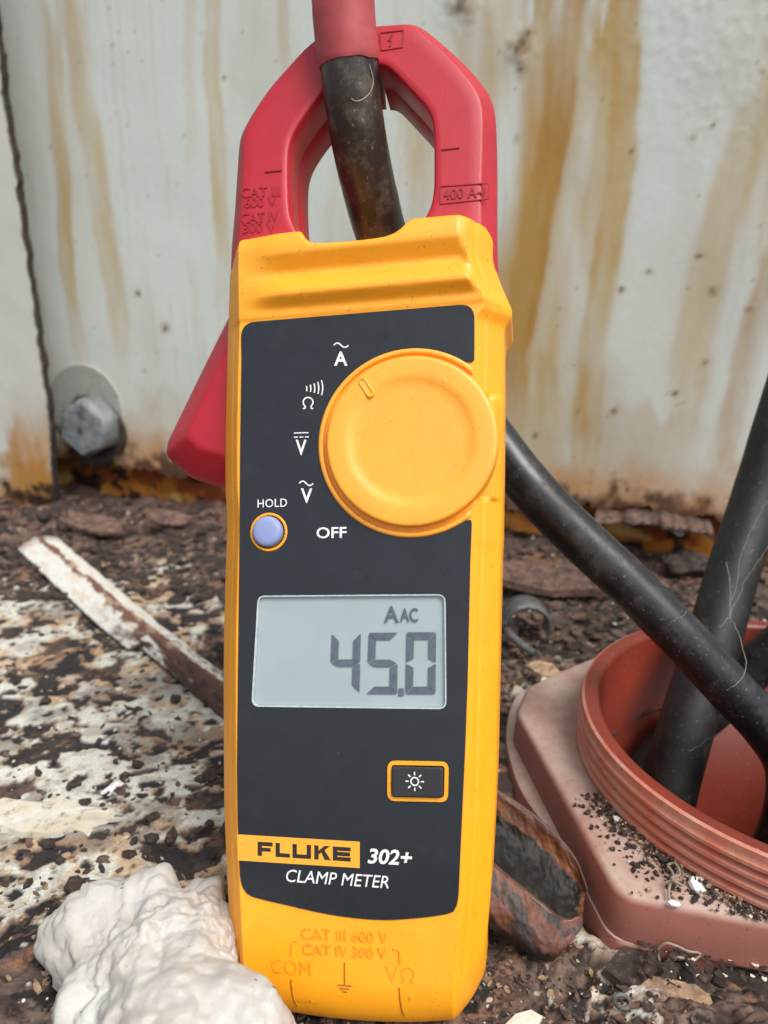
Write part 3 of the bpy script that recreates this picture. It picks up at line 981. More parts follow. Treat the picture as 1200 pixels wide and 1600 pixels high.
# ---- plates: flat outlines with holes and a real thickness
def plate(name, outer, holes, w_top, thick, mat, parent, bevel=0.12):
    bm = bmesh.new()
    edges = []
    for lp in [outer] + holes:
        vs_ = [bm.verts.new((x, y, w_top)) for x, y in lp]
        for i in range(len(vs_)):
            edges.append(bm.edges.new((vs_[i], vs_[(i + 1) % len(vs_)])))
    bmesh.ops.triangle_fill(bm, use_beauty=True, use_dissolve=False, edges=edges)
    bmesh.ops.recalc_face_normals(bm, faces=bm.faces[:])
    faces = bm.faces[:]
    if faces[0].normal.z < 0:
        bmesh.ops.reverse_faces(bm, faces=faces)
    bnd = [e for e in bm.edges if e.is_boundary]
    r = bmesh.ops.extrude_edge_only(bm, edges=bnd)
    nv = [g for g in r['geom'] if isinstance(g, bmesh.types.BMVert)]
    for v in nv:
        v.co.z -= thick
    return bm_object(name, bm, mat, parent)


def round_poly(pts, radii, n=8):
    out = []
    k = len(pts)
    for i in range(k):
        p = np.array(pts[i], float); a = np.array(pts[i - 1], float); b = np.array(pts[(i + 1) % k], float)
        r = radii[i] if not np.isscalar(radii) else radii
        if r <= 0:
            out.append(tuple(p)); continue
        da = (a - p) / np.linalg.norm(a - p); db = (b - p) / np.linalg.norm(b - p)
        ang = math.acos(np.clip(np.dot(da, db), -1, 1))
        t = min(r / math.tan(ang / 2), 0.49 * np.linalg.norm(a - p), 0.49 * np.linalg.norm(b - p))
        s, e = p + da * t, p + db * t
        for j in range(n + 1):
            q = j / n
            out.append(tuple((1 - q) ** 2 * s + 2 * q * (1 - q) * p + q * q * e))
    return out


RC = np.array(M(641, 689.5, 1.2)); RR = 0.5 * (M(641, 541, 1.2)[1] - M(641, 838, 1.2)[1])      # dial collar


def ring_angle(px, py):
    p = np.array(M(px, py)) - RC
    return math.atan2(p[1], p[0])


a1 = ring_angle(727, 562)
a2 = ring_angle(728, 815) + 2 * math.pi
arc = [(RC[0] + RR * math.cos(t), RC[1] + RR * math.sin(t)) for t in np.linspace(a1, a2, 70)]
tl = Ms([(377.5, 505)])[0]; tr = Ms([(741.5, 475)])[0]
outer = round_poly([M(376.5, 620), tl, tr, M(741.3, 567), arc[0]], [0, 3.2, 3.0, 0.9, 0], 8)[1:-1]
bl_curve = catmull([M(716, 1404), M(711, 1421), M(698, 1427.5), M(650, 1434), M(590, 1436.5), M(520, 1429), M(450, 1414), M(402, 1402.5), M(386, 1395), M(377, 1377), M(374.5, 1345)], 40)
outer_pts = outer + arc + [M(730, 813.5), M(735.5, 812), M(737.3, 817)] + [M(x, y) for x, y in PANEL_PX['right'][3:]] + [tuple(p) for p in bl_curve] + [M(x, y) for x, y in PANEL_PX['left'][::-1][1:-1]]

lcd_out = round_poly(Ms([(402.5, 930), (697, 927.5), (698.5, 1108.5), (392.5, 1104.5)]), 1.7)
hold_c = np.array(M(420.5, 831.5)); hold_r = 0.5 * (M(420, 801)[1] - M(420, 862)[1])
hold_hole = [(hold_c[0] + (hold_r) * math.cos(t), hold_c[1] + hold_r * math.sin(t)) for t in np.linspace(0, 2 * math.pi, 48, endpoint=False)]
btn_out = round_poly(Ms([(606, 1187.5), (702, 1189), (700.5, 1252.5), (605.5, 1250.5)]), 1.6)
face = plate('face_panel', outer_pts, [lcd_out, hold_hole, btn_out], 0.25, 1.2, DARK_FACE, meter)


def scaled(loop, k):
    c = np.mean(np.array(loop), 0)
    return [tuple(c + (np.array(p) - c) * k) for p in loop]


def inset(loop, d):
    L = np.array(loop); k = len(L)
    area = 0.5 * np.sum(L[:, 0] * np.roll(L[:, 1], -1) - np.roll(L[:, 0], -1) * L[:, 1])
    T = np.roll(L, -1, 0) - np.roll(L, 1, 0)
    T /= np.linalg.norm(T, axis=1)[:, None] + 1e-9
    Nn = np.stack([-T[:, 1], T[:, 0]], 1) * (1 if area > 0 else -1)
    return [tuple(p) for p in L + Nn * d]


# ---- display
lcd = plate('display', inset(lcd_out, 0.35), [], -0.62, 0.6, LCD, meter)
plate('display_rim_highlight', inset(lcd_out, 0.05), [inset(lcd_out, 0.34)], 0.14, 0.7, LCD_RIM, lcd)  # pale frame paints in the highlight along the window's chamfer


def ribbon(name, polys, w, thick, mat, parent):
    """several flat closed outlines belonging to one printed mark"""
    bm = bmesh.new()
    for lp in polys:
        vs_ = [bm.verts.new((x, y, w)) for x, y in lp]
        try:
            f = bm.faces.new(vs_)
        except ValueError:
            continue
        f.normal_update()
        if f.normal.z < 0: f.normal_flip()
        r = bmesh.ops.extrude_face_region(bm, geom=[f])
        for g in r['geom']:
            if isinstance(g, bmesh.types.BMVert): g.co.z -= thick
        # keep the printed face on top
    return bm_object(name, bm, mat, parent)


def seg_digit(quad, on, inset_px=3.0):
    """seven segment digit in a pixel quad: tl, tr, br, bl"""
    tl_, tr_, br_, bl_ = [np.array(q, float) for q in quad]

    def P(a, b):
        return tuple((tl_ * (1 - a) + tr_ * a) * (1 - b) + (bl_ * (1 - a) + br_ * a) * b)
    t, h, g = 0.25, 0.12, 0.012
    S_ = {
        'a': [(g, 0), (1 - g, 0), (1 - t, h), (t, h)],
        'd': [(t, 1 - h), (1 - t, 1 - h), (1 - g, 1), (g, 1)],
        'f': [(0, g), (t, h + g), (t, 0.5 - h * 0.62), (0, 0.5 - g)],
        'b': [(1, g), (1, 0.5 - g), (1 - t, 0.5 - h * 0.62), (1 - t, h + g)],
        'e': [(0, 0.5 + g), (t, 0.5 + h * 0.62), (t, 1 - h - g), (0, 1 - g)],
        'c': [(1, 0.5 + g), (1, 1 - g), (1 - t, 1 - h - g), (1 - t, 0.5 + h * 0.62)],
        'g': [(0.03, 0.5), (t, 0.5 - h * 0.5), (1 - t, 0.5 - h * 0.5), (0.97, 0.5), (1 - t, 0.5 + h * 0.5), (t, 0.5 + h * 0.5)],
    }
    return [[M(*P(a, b)) for a, b in S_[k]] for k in on]


Wd = -0.36
ribbon('digit', seg_digit([(518, 990), (563, 989), (561, 1083), (514, 1083)], 'fbgc'), Wd, 0.03, LCD_INK, lcd)
ribbon('digit', seg_digit([(576, 989), (621, 988.5), (620, 1085), (572, 1084.5)], 'afgcd'), Wd, 0.03, LCD_INK, lcd)
ribbon('digit', seg_digit([(635, 988), (681, 988), (680, 1085), (633, 1085)], 'abcdef'), Wd, 0.03, LCD_INK, lcd)
ribbon('decimal_point', [Ms([(622.5, 1076), (630.5, 1076), (630, 1088.5), (622, 1088)])], Wd, 0.03, LCD_INK, lcd)


def text(name, body_, size, mat, parent, pos, w, thick=0.05, shear=0.0, bold=0.0, sx=1.0, align='CENTER', space=1.0, rot=0.0):
    cu = bpy.data.curves.new(name, 'FONT')
    cu.body = body_
    cu.size = size
    cu.align_x = align; cu.align_y = 'CENTER'
    cu.shear = shear
    cu.offset = bold
    cu.space_character = space
    cu.extrude = thick / 2
    cu.resolution_u = 3
    tmp = bpy.data.objects.new(name, cu)
    col.objects.link(tmp)
    dg = bpy.context.evaluated_depsgraph_get()
    me = bpy.data.meshes.new_from_object(tmp.evaluated_get(dg))
    bpy.data.objects.remove(tmp)
    co = np.zeros(len(me.vertices) * 3); me.vertices.foreach_get('co', co)
    co = co.reshape(-1, 3)
    co[:, 0] *= sx
    lo, hi = co.min(0), co.max(0)
    if align == 'CENTER':
        co[:, :2] -= (lo[:2] + hi[:2]) / 2
    c_, s_ = math.cos(rot), math.sin(rot)
    x, y = co[:, 0] * c_ - co[:, 1] * s_, co[:, 0] * s_ + co[:, 1] * c_
    co[:, 0] = x + pos[0]; co[:, 1] = y + pos[1]; co[:, 2] += w
    me.vertices.foreach_set('co', (co * S).reshape(-1).astype(np.float32))
    me.update()
    return link(name, me, mat, parent)


def fit_text(name, body_, box, mat, parent, w, thick=0.05, shear=0.0, bold=0.0, space=1.0, slope=0.0):
    """text fitted to the box of pixels x0, y0, x1, y1 with a slanting baseline, laid on the plane w"""
    o = text(name, body_, 3.0, mat, parent, (0, 0), 0.0, thick, shear, bold, space=space)
    me = o.data
    co = np.zeros(len(me.vertices) * 3); me.vertices.foreach_get('co', co)
    co = co.reshape(-1, 3) / S
    lo, hi = co.min(0), co.max(0)
    fx = (co[:, 0] - lo[0]) / (hi[0] - lo[0]); fy = (co[:, 1] - lo[1]) / (hi[1] - lo[1])
    x0, y0, x1, y1 = box
    for i in range(len(co)):
        px = x0 + (x1 - x0) * fx[i]
        py = y1 - (y1 - y0) * fy[i] + slope * (px - (x0 + x1) / 2)
        co[i, 0], co[i, 1] = M(px, py, w)
    co[:, 2] += w
    me.vertices.foreach_set('co', (co * S).reshape(-1).astype(np.float32))
    me.update()
    return o


fit_text('unit_sign', 'A', (600, 947, 623, 973), LCD_INK, lcd, Wd, 0.03, bold=0.05)
fit_text('unit_sign', 'AC', (625, 950, 653, 972), LCD_INK, lcd, Wd, 0.03, bold=0.05)

# ---- printed marks on the face
WP = 0.275


def stroke_poly(pts, width):
    """closed outline of a stroked polyline in mm"""
    P = np.asarray(pts, float)
    T = np.gradient(P, axis=0); T /= np.linalg.norm(T, axis=1)[:, None]
    Nn = np.stack([-T[:, 1], T[:, 0]], 1) * width / 2
    return [tuple(p) for p in np.concatenate([P + Nn, (P - Nn)[::-1]])]


def wave(x0, y0, x1, amp):
    t = np.linspace(0, 1, 18)
    return [M(x0 + (x1 - x0) * a, y0 - amp * math.sin(2 * math.pi * a)) for a in t]


def stroke(name, polys, width, w, thick, mat, parent):
    """joined quads along polylines"""
    V, Fc = [], []
    for pts in polys:
        P = np.asarray(pts, float)
        T = np.gradient(P, axis=0); T /= np.linalg.norm(T, axis=1)[:, None]
        Nn = np.stack([-T[:, 1], T[:, 0]], 1) * width / 2
        b = len(V)
        k = len(P)
        for zz in (w + thick / 2, w - thick / 2):
            for i in range(k):
                V.append((*(P[i] + Nn[i]), zz)); V.append((*(P[i] - Nn[i]), zz))
        for i in range(k - 1):
            a = b + 2 * i
            Fc.append((a, a + 1, a + 3, a + 2))
            o_ = 2 * k
            Fc.append((a + o_, a + 2 + o_, a + 3 + o_, a + 1 + o_))
            Fc.append((a, a + 2, a + 2 + o_, a + o_)); Fc.append((a + 1, a + 1 + o_, a + 3 + o_, a + 3))
        o_ = 2 * k
        Fc.append((b, b + o_, b + 1 + o_, b + 1)); e = b + 2 * (k - 1); Fc.append((e, e + 1, e + 1 + o_, e + o_))
    return mesh(name, V, Fc, mat, parent)


fit_text('range_letter', 'A', (522, 549, 543, 571.5), WHITE_INK, face, WP, 0.05, bold=0.06)
stroke('range_mark', [wave(522, 540, 545, 3.4)], 0.28, WP, 0.05, WHITE_INK, face)
fit_text('range_letter', 'V', (462, 687, 479, 711), WHITE_INK, face, WP, 0.05, bold=0.05)
stroke('range_mark', [[M(460, 677), M(482.5, 676.5)], [M(460, 683.5), M(466, 683.4)], [M(468.5, 683.3), M(474.5, 683.2)], [M(477, 683.1), M(483, 683)]], 0.22, WP, 0.05, WHITE_INK, face)
fit_text('range_letter', 'V', (470, 763, 488, 786), WHITE_INK, face, WP, 0.05, bold=0.05)
stroke('range_mark', [wave(468, 755.5, 490, 3.4)], 0.26, WP, 0.05, WHITE_INK, face)


def arc_px(cx, cy, r, a0, a1, n=16, w=0.0):
    return [M(cx + r * math.cos(t), cy - r * math.sin(t), w) for t in np.linspace(math.radians(a0), math.radians(a1), n)]


def omega(cx, cy, r, w=0.0):
    a = arc_px(cx, cy, r, -52, 232, 26, w)
    x0 = cx + r * math.cos(math.radians(232)); x1 = cx + r * math.cos(math.radians(-52)); yb = cy + r * 1.28
    return [[M(cx - r * 1.05, yb, w), M(x0, yb, w)] , [M(x0, yb, w)] + a[::-1] + [M(x1, yb, w)], [M(x1, yb, w), M(cx + r * 1.05, yb, w)]]


stroke('range_letter', omega(482, 629, 7.6), 0.27, WP, 0.05, WHITE_INK, face)
stroke('range_mark', [arc_px(462 + 2 * k, 608 - 0.3 * k, 18 + 4.2 * k, -12 - k * 1.6, 14 + k * 1.6, 8) for k in range(5)], 0.24, WP, 0.05, WHITE_INK, face)
fit_text('lettering', 'OFF', (494.5, 823.5, 541.5, 841), WHITE_INK, face, WP, 0.05, bold=0.04, slope=-0.018)
fit_text('lettering', 'HOLD', (402.5, 779.5, 448.5, 792.5), WHITE_INK, face, WP, 0.05, bold=0.0, space=1.08, slope=-0.035)
fit_text('lettering', '302+', (574.5, 1327, 644, 1351), WHITE_INK, face, WP, 0.05, shear=0.18, bold=0.07, slope=0.05)
fit_text('lettering', 'CLAMP METER', (447, 1363.5, 607.5, 1383), WHITE_INK, face, WP, 0.05, shear=0.2, bold=0.0, slope=0.066)
badge = plate('name_badge', [M(371.5, 1303), M(562.5, 1314.5), M(562.5, 1355.5), M(372.5, 1343.5)], [], 0.30, 0.06, Y_RING, face)


def logo_letter(ch, x0, x1, y0, y1, s0, s1):
    """wide block letters in pixels on the slanting baseline"""
    t = 6.3
    tx = 6.8

    def R(a, b, c, d):
        f = lambda x: s0 + (s1 - s0) * (x - 402) / 146.0
        return Ms([(a, b + f(a)), (c, b + f(c)), (c, d + f(c)), (a, d + f(a))], 0.33)
    ym = (y0 + y1) / 2
    if ch == 'F': return [R(x0, y0, x1, y0 + t), R(x0, y0 + t, x0 + tx, y1), R(x0 + tx, ym - 2, x1 - 3, ym - 2 + t * 0.9)]
    if ch == 'L': return [R(x0, y0, x0 + tx, y1), R(x0 + tx, y1 - t, x1, y1)]
    if ch == 'U': return [R(x0, y0, x0 + tx, y1), R(x1 - tx, y0, x1, y1), R(x0 + tx, y1 - t, x1 - tx, y1)]
    if ch == 'E': return [R(x0, y0, x0 + tx, y1), R(x0 + tx, y0, x1, y0 + t), R(x0 + tx, ym - t / 2, x1 - 1, ym + t / 2), R(x0 + tx, y1 - t, x1, y1)]
    if ch == 'K':
        f = lambda x: s0 + (s1 - s0) * (x - 402) / 146.0
        q = lambda pts: Ms([(a, b + f(a)) for a, b in pts], 0.33)
        return [R(x0, y0, x0 + tx, y1), q([(x0 + tx, ym - 3), (x1 - 9, y0), (x1, y0), (x0 + tx, ym + 3)]), q([(x0 + 11, ym - 1), (x0 + 16, ym - 4), (x1 + 1, y1), (x1 - 9, y1)])]


for ch, xa, xb in (('F', 402.5, 426), ('L', 430.5, 453), ('U', 457, 486), ('K', 491, 516), ('E', 520, 548)):
    ribbon('logo_letter', logo_letter(ch, xa, xb, 1315, 1337, 0, 9.3), 0.33, 0.04, BLACK_INK, badge)


# ---- lathed pieces on the face
def lathe(name, c, prof, mat, parent, seg=96, sharp=35):
    a = np.arange(seg) / seg * 2 * math.pi
    G = np.array([[(c[0] + r * math.cos(t), c[1] + r * math.sin(t), w) for t in a] for r, w in prof])
    return grid_mesh(name, G, mat, parent, closed=True)


RK = KR
collar_prof = [(RR + 0.05, -4.0), (RR, 0.45), (RR - 0.25, 0.75), (RK + 1.15, 0.8), (RK + 0.92, 0.55), (RK + 0.85, -3.0)]
_ca = np.linspace(0, 2 * math.pi, 160, endpoint=False)
_cc = (RC + KC) / 2
Gk = np.array([[(_cc[0] + r * math.cos(t), _cc[1] + r * math.sin(t), w) for t in _ca] for r, w in collar_prof])
_lim = uR(Gk[..., 1]) - CH_W
_f = sstep(_lim - 0.8, _lim + 1.2, Gk[..., 0])                 # the collar sinks into the thumb shelf on the right
Gk[..., 2] = Gk[..., 2] * (1 - _f) + (np.minimum(Gk[..., 2], 0) - 4.6) * _f
Gk[..., 0] = np.minimum(Gk[..., 0], _lim + CH_W - 1.8)
collar = grid_mesh('dial_collar', Gk, Y_RING, meter, closed=True)
kp = [(RK, -3.5), (RK, 1.9), (RK - 0.12, 2.25), (RK - 0.45, 2.45), (RK - 0.9, 2.5), (RK * 0.80, 2.46), (RK * 0.76, 2.40), (RK * 0.72, 2.16), (RK * 0.68, 1.94), (RK * 0.63, 1.84), (RK * 0.58, 1.81), (RK * 0.4, 1.80), (RK * 0.2, 1.80), (0.01, 1.80)]
knob = lathe('dial', KC, kp, Y_RING, meter, 128)
# pointer: a small raised capsule in a recess of the dial rim
pa, pb = np.array(M(566.5, 597, 2.5)), np.array(M(578.5, 614.5, 2.5))


def capsule(a, b, r, n=10):
    d = (b - a) / np.linalg.norm(b - a); t0 = math.atan2(d[1], d[0])
    return [tuple(b + r * np.array([math.cos(t), math.sin(t)])) for t in np.linspace(t0 - math.pi / 2, t0 + math.pi / 2, n)] + \
           [tuple(a + r * np.array([math.cos(t), math.sin(t)])) for t in np.linspace(t0 + math.pi / 2, t0 + 1.5 * math.pi, n)]


def prism(name, lo_loop, rings, mat, parent, smooth=True, sharp=30):
    """stack of (loop, w): side walls and a cap on the last"""
    k = len(lo_loop)
    V = [(x, y, w) for lp, w in rings for x, y in lp]
    Fc = []
    for r in range(len(rings) - 1):
        for i in range(k):
            a, b = r * k + i, r * k + (i + 1) % k
            Fc.append((a, b, b + k, a + k))
    Fc.append(tuple((len(rings) - 1) * k + i for i in range(k)))
    o = mesh(name, V, Fc, mat, parent)
    bm = bmesh.new(); bm.from_mesh(o.data); bmesh.ops.recalc_face_normals(bm, faces=bm.faces[:]); bm.to_mesh(o.data); bm.free()
    if smooth:
        o.data.polygons.foreach_set('use_smooth', [True] * len(o.data.polygons))
        o.data.set_sharp_from_angle(angle=math.radians(sharp))
    return o


cp = capsule(pa, pb, 0.85)
prism('pointer', cp, [(cp, 1.7), (inset(cp, 0.05), 2.62), (inset(cp, 0.22), 2.70), (inset(cp, 0.34), 2.55), (inset(cp, 0.5), 2.45)], Y_PLASTIC, knob)

# hold button
lathe('button_ring', hold_c, [(hold_r - 0.02, -0.8), (hold_r - 0.05, 0.32), (hold_r - 0.2, 0.42), (hold_r - 0.5, 0.42), (hold_r - 0.58, 0.30), (hold_r - 0.6, -1.3)], Y_PLASTIC, meter, 64)
hb = hold_c + np.array([-0.15, 0.1])
hrad = hold_r - 0.85
lathe('hold_button', hb, [(hrad, -1.2), (hrad, 0.7), (hrad - 0.15, 1.15), (hrad - 0.5, 1.42), (hrad - 1.1, 1.55), (hrad * 0.45, 1.62), (0.01, 1.64)], BTN_BLUE, meter, 64)
# backlight button
plate('button_ring', inset(btn_out, 0.04), [inset(btn_out, 0.78)], 0.55, 1.4, Y_PLASTIC, meter)
bt = inset(btn_out, 0.98)
light_btn = prism('light_button', bt, [(bt, -1.0), (bt, 0.95), (scaled(bt, 0.975), 1.25), (scaled(bt, 0.92), 1.35)], BTN_DARK, meter, smooth=False)
sc_ = np.array(M(648, 1221, 1.36))
circ = [[tuple(sc_ + 0.72 * np.array([math.cos(t), math.sin(t)])) for t in np.linspace(0, 2 * math.pi, 25)]]
rays = [[tuple(sc_ + r_ * np.array([math.cos(t), math.sin(t)])) for r_ in (1.15, 1.75)] for t in np.arange(8) * math.pi / 4]
stroke('sun_symbol', circ + rays, 0.24, 1.37, 0.05, WHITE_INK, light_btn)

# ---- raised moulding on the foot of the case
ZE = 0.06
Y_MOULD = plastic('grimy_shaded_yellow_moulding', (240, 152, 10), 0.55, grime=(110, 66, 20), grime_amt=0.6)  # yellow darkened to paint in the letters' shaded sides, plus some grime
R_MOULD = plastic('grimy_shaded_red_moulding', (160, 20, 36), 0.55, grime=(80, 18, 24), grime_amt=0.5)  # red darkened likewise: relief shade in the colour, plus grime


def foot_w(y):
    v = M(560, y)[1] - np.interp(M(560, y)[0], Bu, Bv)
    h = min(max(v, 0), 10.0)
    return -8.0 * (1 - math.sqrt(max(0, 1 - (1 - h / 10.0) ** 2)))


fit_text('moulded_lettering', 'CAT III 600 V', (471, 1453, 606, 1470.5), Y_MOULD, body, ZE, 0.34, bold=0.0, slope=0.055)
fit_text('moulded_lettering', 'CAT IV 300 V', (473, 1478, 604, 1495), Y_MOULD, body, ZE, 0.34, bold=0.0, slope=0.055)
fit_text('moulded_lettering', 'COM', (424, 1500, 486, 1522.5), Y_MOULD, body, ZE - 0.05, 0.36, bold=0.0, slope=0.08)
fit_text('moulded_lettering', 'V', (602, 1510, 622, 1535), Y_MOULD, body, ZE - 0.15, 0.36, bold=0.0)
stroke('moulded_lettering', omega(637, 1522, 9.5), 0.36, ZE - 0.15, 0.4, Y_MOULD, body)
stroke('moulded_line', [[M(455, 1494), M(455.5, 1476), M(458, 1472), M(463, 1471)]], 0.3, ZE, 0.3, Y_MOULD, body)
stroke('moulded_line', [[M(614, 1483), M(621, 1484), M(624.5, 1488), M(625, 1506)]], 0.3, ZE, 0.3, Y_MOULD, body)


def surf_line(name, px_pts, width, mat, lift=0.08):
    V, Fc = [], []
    P = catmull(px_pts, 24)
    pts = []
    for x, y in P:
        w = foot_w(y)
        for _ in range(2):
            u, v = M(x, y, w)
            h = min(max(v - np.interp(u, Bu, Bv), 0), 10.0)
            w = -8.0 * (1 - math.sqrt(max(0, 1 - (1 - h / 10.0) ** 2)))
        pts.append((u, v, w + lift))
    tube(name, np.array(pts), width, mat, body, seg=8, cap=False)


GROOVE = flat('dark_yellow_groove', (176, 104, 10), 0.6)  # darker yellow for the fine moulded lines
surf_line('moulded_line', [(455, 1530), (455.5, 1545), (459, 1562), (464, 1573)], 0.16, GROOVE, 0.02)
surf_line('moulded_line', [(624, 1543), (625, 1560), (628, 1578), (632, 1588)], 0.16, GROOVE, 0.02)
surf_line('earth_sign', [(538.5, 1504), (538.5, 1538)], 0.16, GROOVE, 0.02)
for y_, hw_ in ((1539.5, 11), (1544.5, 7.5), (1549, 4)):
    surf_line('earth_sign', [(538.5 - hw_, y_ - 0.6), (538.5, y_), (538.5 + hw_, y_ + 0.6)], 0.15, GROOVE, 0.02)

# ---- jaws
JW, JB = -3.2, -20.0


def jaw(name, outer_px, inner_px, n=72):
    O = catmull(Ms(outer_px, -7.0), n)
    I = catmull(Ms(inner_px, JW), n)
    D = O - I
    L_ = np.linalg.norm(D, axis=1)[:, None]
    d = D / L_
    # normals of the outer line give a more even chamfer than straight blends
    rows = []
    for i in range(n):
        o, inn, q = O[i], I[i], d[i]
        prof = [(inn + q * 0.5, JB), (inn + q * 0.0, JB + 0.7), (inn, -12.6), (inn + q * 0.35, -12.2), (inn + q * 0.35, -11.4), (inn, -11.0), (inn, JW - 0.9), (inn + q * 0.18, JW - 0.3), (inn + q * 0.7, JW),
                (inn + q * 2.0, JW)] + [(inn + (o - q * 3.6 - inn) * f + 0 * q, JW) for f in (0.5, 0.75)] + \
               [(o - q * 3.5, JW), (o - q * 3.15, JW - 0.12), (o - q * 2.8, JW - 0.45), (o - q * 0.55, JW - 3.3), (o - q * 0.12, JW - 3.9), (o, JW - 4.7), (o, -12), (o - q * 0.1, JB + 2.0), (o - q * 1.0, JB)]
        rows.append([(p[0], p[1], w) for p, w in prof])
    G = np.array(rows)
    ob = grid_mesh(name, G, R_PLASTIC, meter, closed=True)
    bm = bmesh.new(); bm.from_mesh(ob.data); bm.verts.ensure_lookup_table()
    k = G.shape[1]
    bm.faces.new([bm.verts[i] for i in range(k)])
    bm.faces.new([bm.verts[(n - 1) * k + i] for i in range(k)][::-1])
    bmesh.ops.recalc_face_normals(bm, faces=bm.faces[:])
    bm.to_mesh(ob.data); bm.free()
    ob.data.polygons.foreach_set('use_smooth', [True] * len(ob.data.polygons))
    ob.data.set_sharp_from_angle(angle=math.radians(48))
    return ob


jaw_l = jaw('fixed_jaw', [(359, 450), (361, 390), (366, 330), (370, 270), (373.5, 226), (379, 205), (396, 174), (420, 139), (446, 109), (470, 83), (489, 66), (505, 55), (525, 45), (552, 41), (583, 41)],
            [(476, 420), (470, 375), (459, 352), (453, 335), (450.5, 310), (449.5, 270), (450.5, 238), (455, 217), (464, 198), (480, 174), (499, 150), (520, 126), (540, 110), (560, 102), (583, 100)])
jaw_r = jaw('moving_jaw', [(590, 40), (612, 38.5), (640, 37), (657, 42), (676, 55), (704, 79), (735, 109), (760, 140), (769, 158), (773.5, 178), (775, 200), (775.5, 260), (775.5, 330), (777, 400), (779, 460)],
            [(590, 101), (600, 102), (610, 108), (625, 123), (640, 139), (655, 155), (668, 171), (675, 188), (677.5, 210), (678, 250), (677.5, 290), (673, 318), (664, 338), (650, 360), (640, 420)])
# moulded marks on the jaws
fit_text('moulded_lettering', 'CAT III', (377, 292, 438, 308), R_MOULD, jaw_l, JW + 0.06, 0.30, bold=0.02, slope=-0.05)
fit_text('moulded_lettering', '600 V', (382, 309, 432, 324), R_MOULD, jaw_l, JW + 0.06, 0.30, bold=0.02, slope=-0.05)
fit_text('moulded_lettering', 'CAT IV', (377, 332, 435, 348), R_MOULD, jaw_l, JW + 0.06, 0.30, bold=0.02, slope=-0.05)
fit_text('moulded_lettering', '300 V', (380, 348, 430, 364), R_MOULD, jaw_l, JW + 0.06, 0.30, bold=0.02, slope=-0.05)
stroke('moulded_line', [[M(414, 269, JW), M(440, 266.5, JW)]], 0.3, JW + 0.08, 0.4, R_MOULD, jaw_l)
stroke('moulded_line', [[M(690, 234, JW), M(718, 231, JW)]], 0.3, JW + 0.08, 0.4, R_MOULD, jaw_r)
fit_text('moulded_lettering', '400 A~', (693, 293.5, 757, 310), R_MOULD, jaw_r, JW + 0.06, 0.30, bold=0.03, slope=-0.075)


def outline_px(pts, r, w):
    lp = round_poly(Ms(pts, w), r, 4)
    return [lp + [lp[0]]]


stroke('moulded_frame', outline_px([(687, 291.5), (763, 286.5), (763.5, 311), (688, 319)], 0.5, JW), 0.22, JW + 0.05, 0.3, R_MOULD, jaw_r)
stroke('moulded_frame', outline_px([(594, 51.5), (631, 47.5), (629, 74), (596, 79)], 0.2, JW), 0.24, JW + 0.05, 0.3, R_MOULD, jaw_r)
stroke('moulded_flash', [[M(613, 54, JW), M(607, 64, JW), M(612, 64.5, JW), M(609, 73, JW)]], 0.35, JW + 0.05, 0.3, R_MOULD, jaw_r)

# ---- trigger that opens the jaws
W1, W2 = -8.0, -14.0
lev_o = round_poly(Ms([(380, 440), (357, 497), (312, 588), (262.5, 690), (259, 712), (300, 748), (357, 764), (400, 770)], W2), [0, 3, 6, 3.5, 3.0, 8, 4, 0], 8)
lev_i = round_poly(Ms([(400, 470), (366, 520), (338, 580), (299, 664), (293, 682), (312, 700), (356, 713), (400, 720)], W1), [0, 3, 6, 2.5, 2.0, 5, 4, 0], 8)


def blend(a, b, t):
    return [tuple(np.array(p) * (1 - t) + np.array(q) * t) for p, q in zip(a, b)]


prism('trigger', lev_o, [(inset(lev_o, 0.6), -22.0), (lev_o, -21.0), (lev_o, W2), (blend(lev_o, lev_i, 0.12), W2 + 1.1), (blend(lev_o, lev_i, 0.9), W1 - 0.35), (lev_i, W1), (inset(lev_i, 1.0), W1 + 0.12)], R_PLASTIC, meter, sharp=60)

# ------------------------------------------------------------------ cables
def path3(pts, n):
    return catmull([at_depth(x, y, z) for x, y, z in pts], n)


CAB_R = 6.1
main_pts = [(528, -150, 158), (532, -60, 160), (537, 20, 162), (545, 100, 164), (556, 190, 168), (573, 280, 175), (597, 370, 184), (630, 460, 195), (690, 570, 203), (765, 678, 205), (830, 762, 202),
            (900, 835, 201), (985, 915, 199), (1070, 1000, 197), (1140, 1076, 197), (1196, 1136, 199), (1232, 1196, 203), (1232, 1262, 208), (1206, 1335, 215), (1170, 1420, 226), (1140, 1520, 248)]
mp = path3(main_pts, 260)
arc_len = np.r_[0, np.cumsum(np.linalg.norm(np.diff(mp, axis=0), axis=1))]
# the point where the red sleeve ends
proj_y = np.array([CY - F_PX * np.dot(p - CAM, UP) / np.dot(p - CAM, FWD) for p in mp])
i_end = int(np.argmin(np.abs(proj_y[:120] - 98)))
i_mid = int(np.argmin(np.abs(proj_y[:160] - 470)))
cable = empty('power_cable', mp[-1], 'thick black cable with red end sleeve, clamped in the meter jaws', 'cable')
child_of(cable, tube('sheath', mp, CAB_R, RUBBER, seg=40, wobble=0.012, seed=3))
# worn, dusty length inside the jaws
seg_p = mp[max(0, i_end - 3):i_mid + 1]
child_of(cable, tube('dusty_length', seg_p, CAB_R + 0.06, RUBBER_BROWN, seg=40, wobble=0.012, seed=3, cap=False))
sl = catmull(mp[:i_end + 1], 60)
rad = np.full(60, 6.62); rad[-3:] = [6.62, 6.58, 6.45]
sleeve = child_of(cable, tube('red_sleeve', sl, rad, SLEEVE, seg=40, wobble=0.020, seed=9))


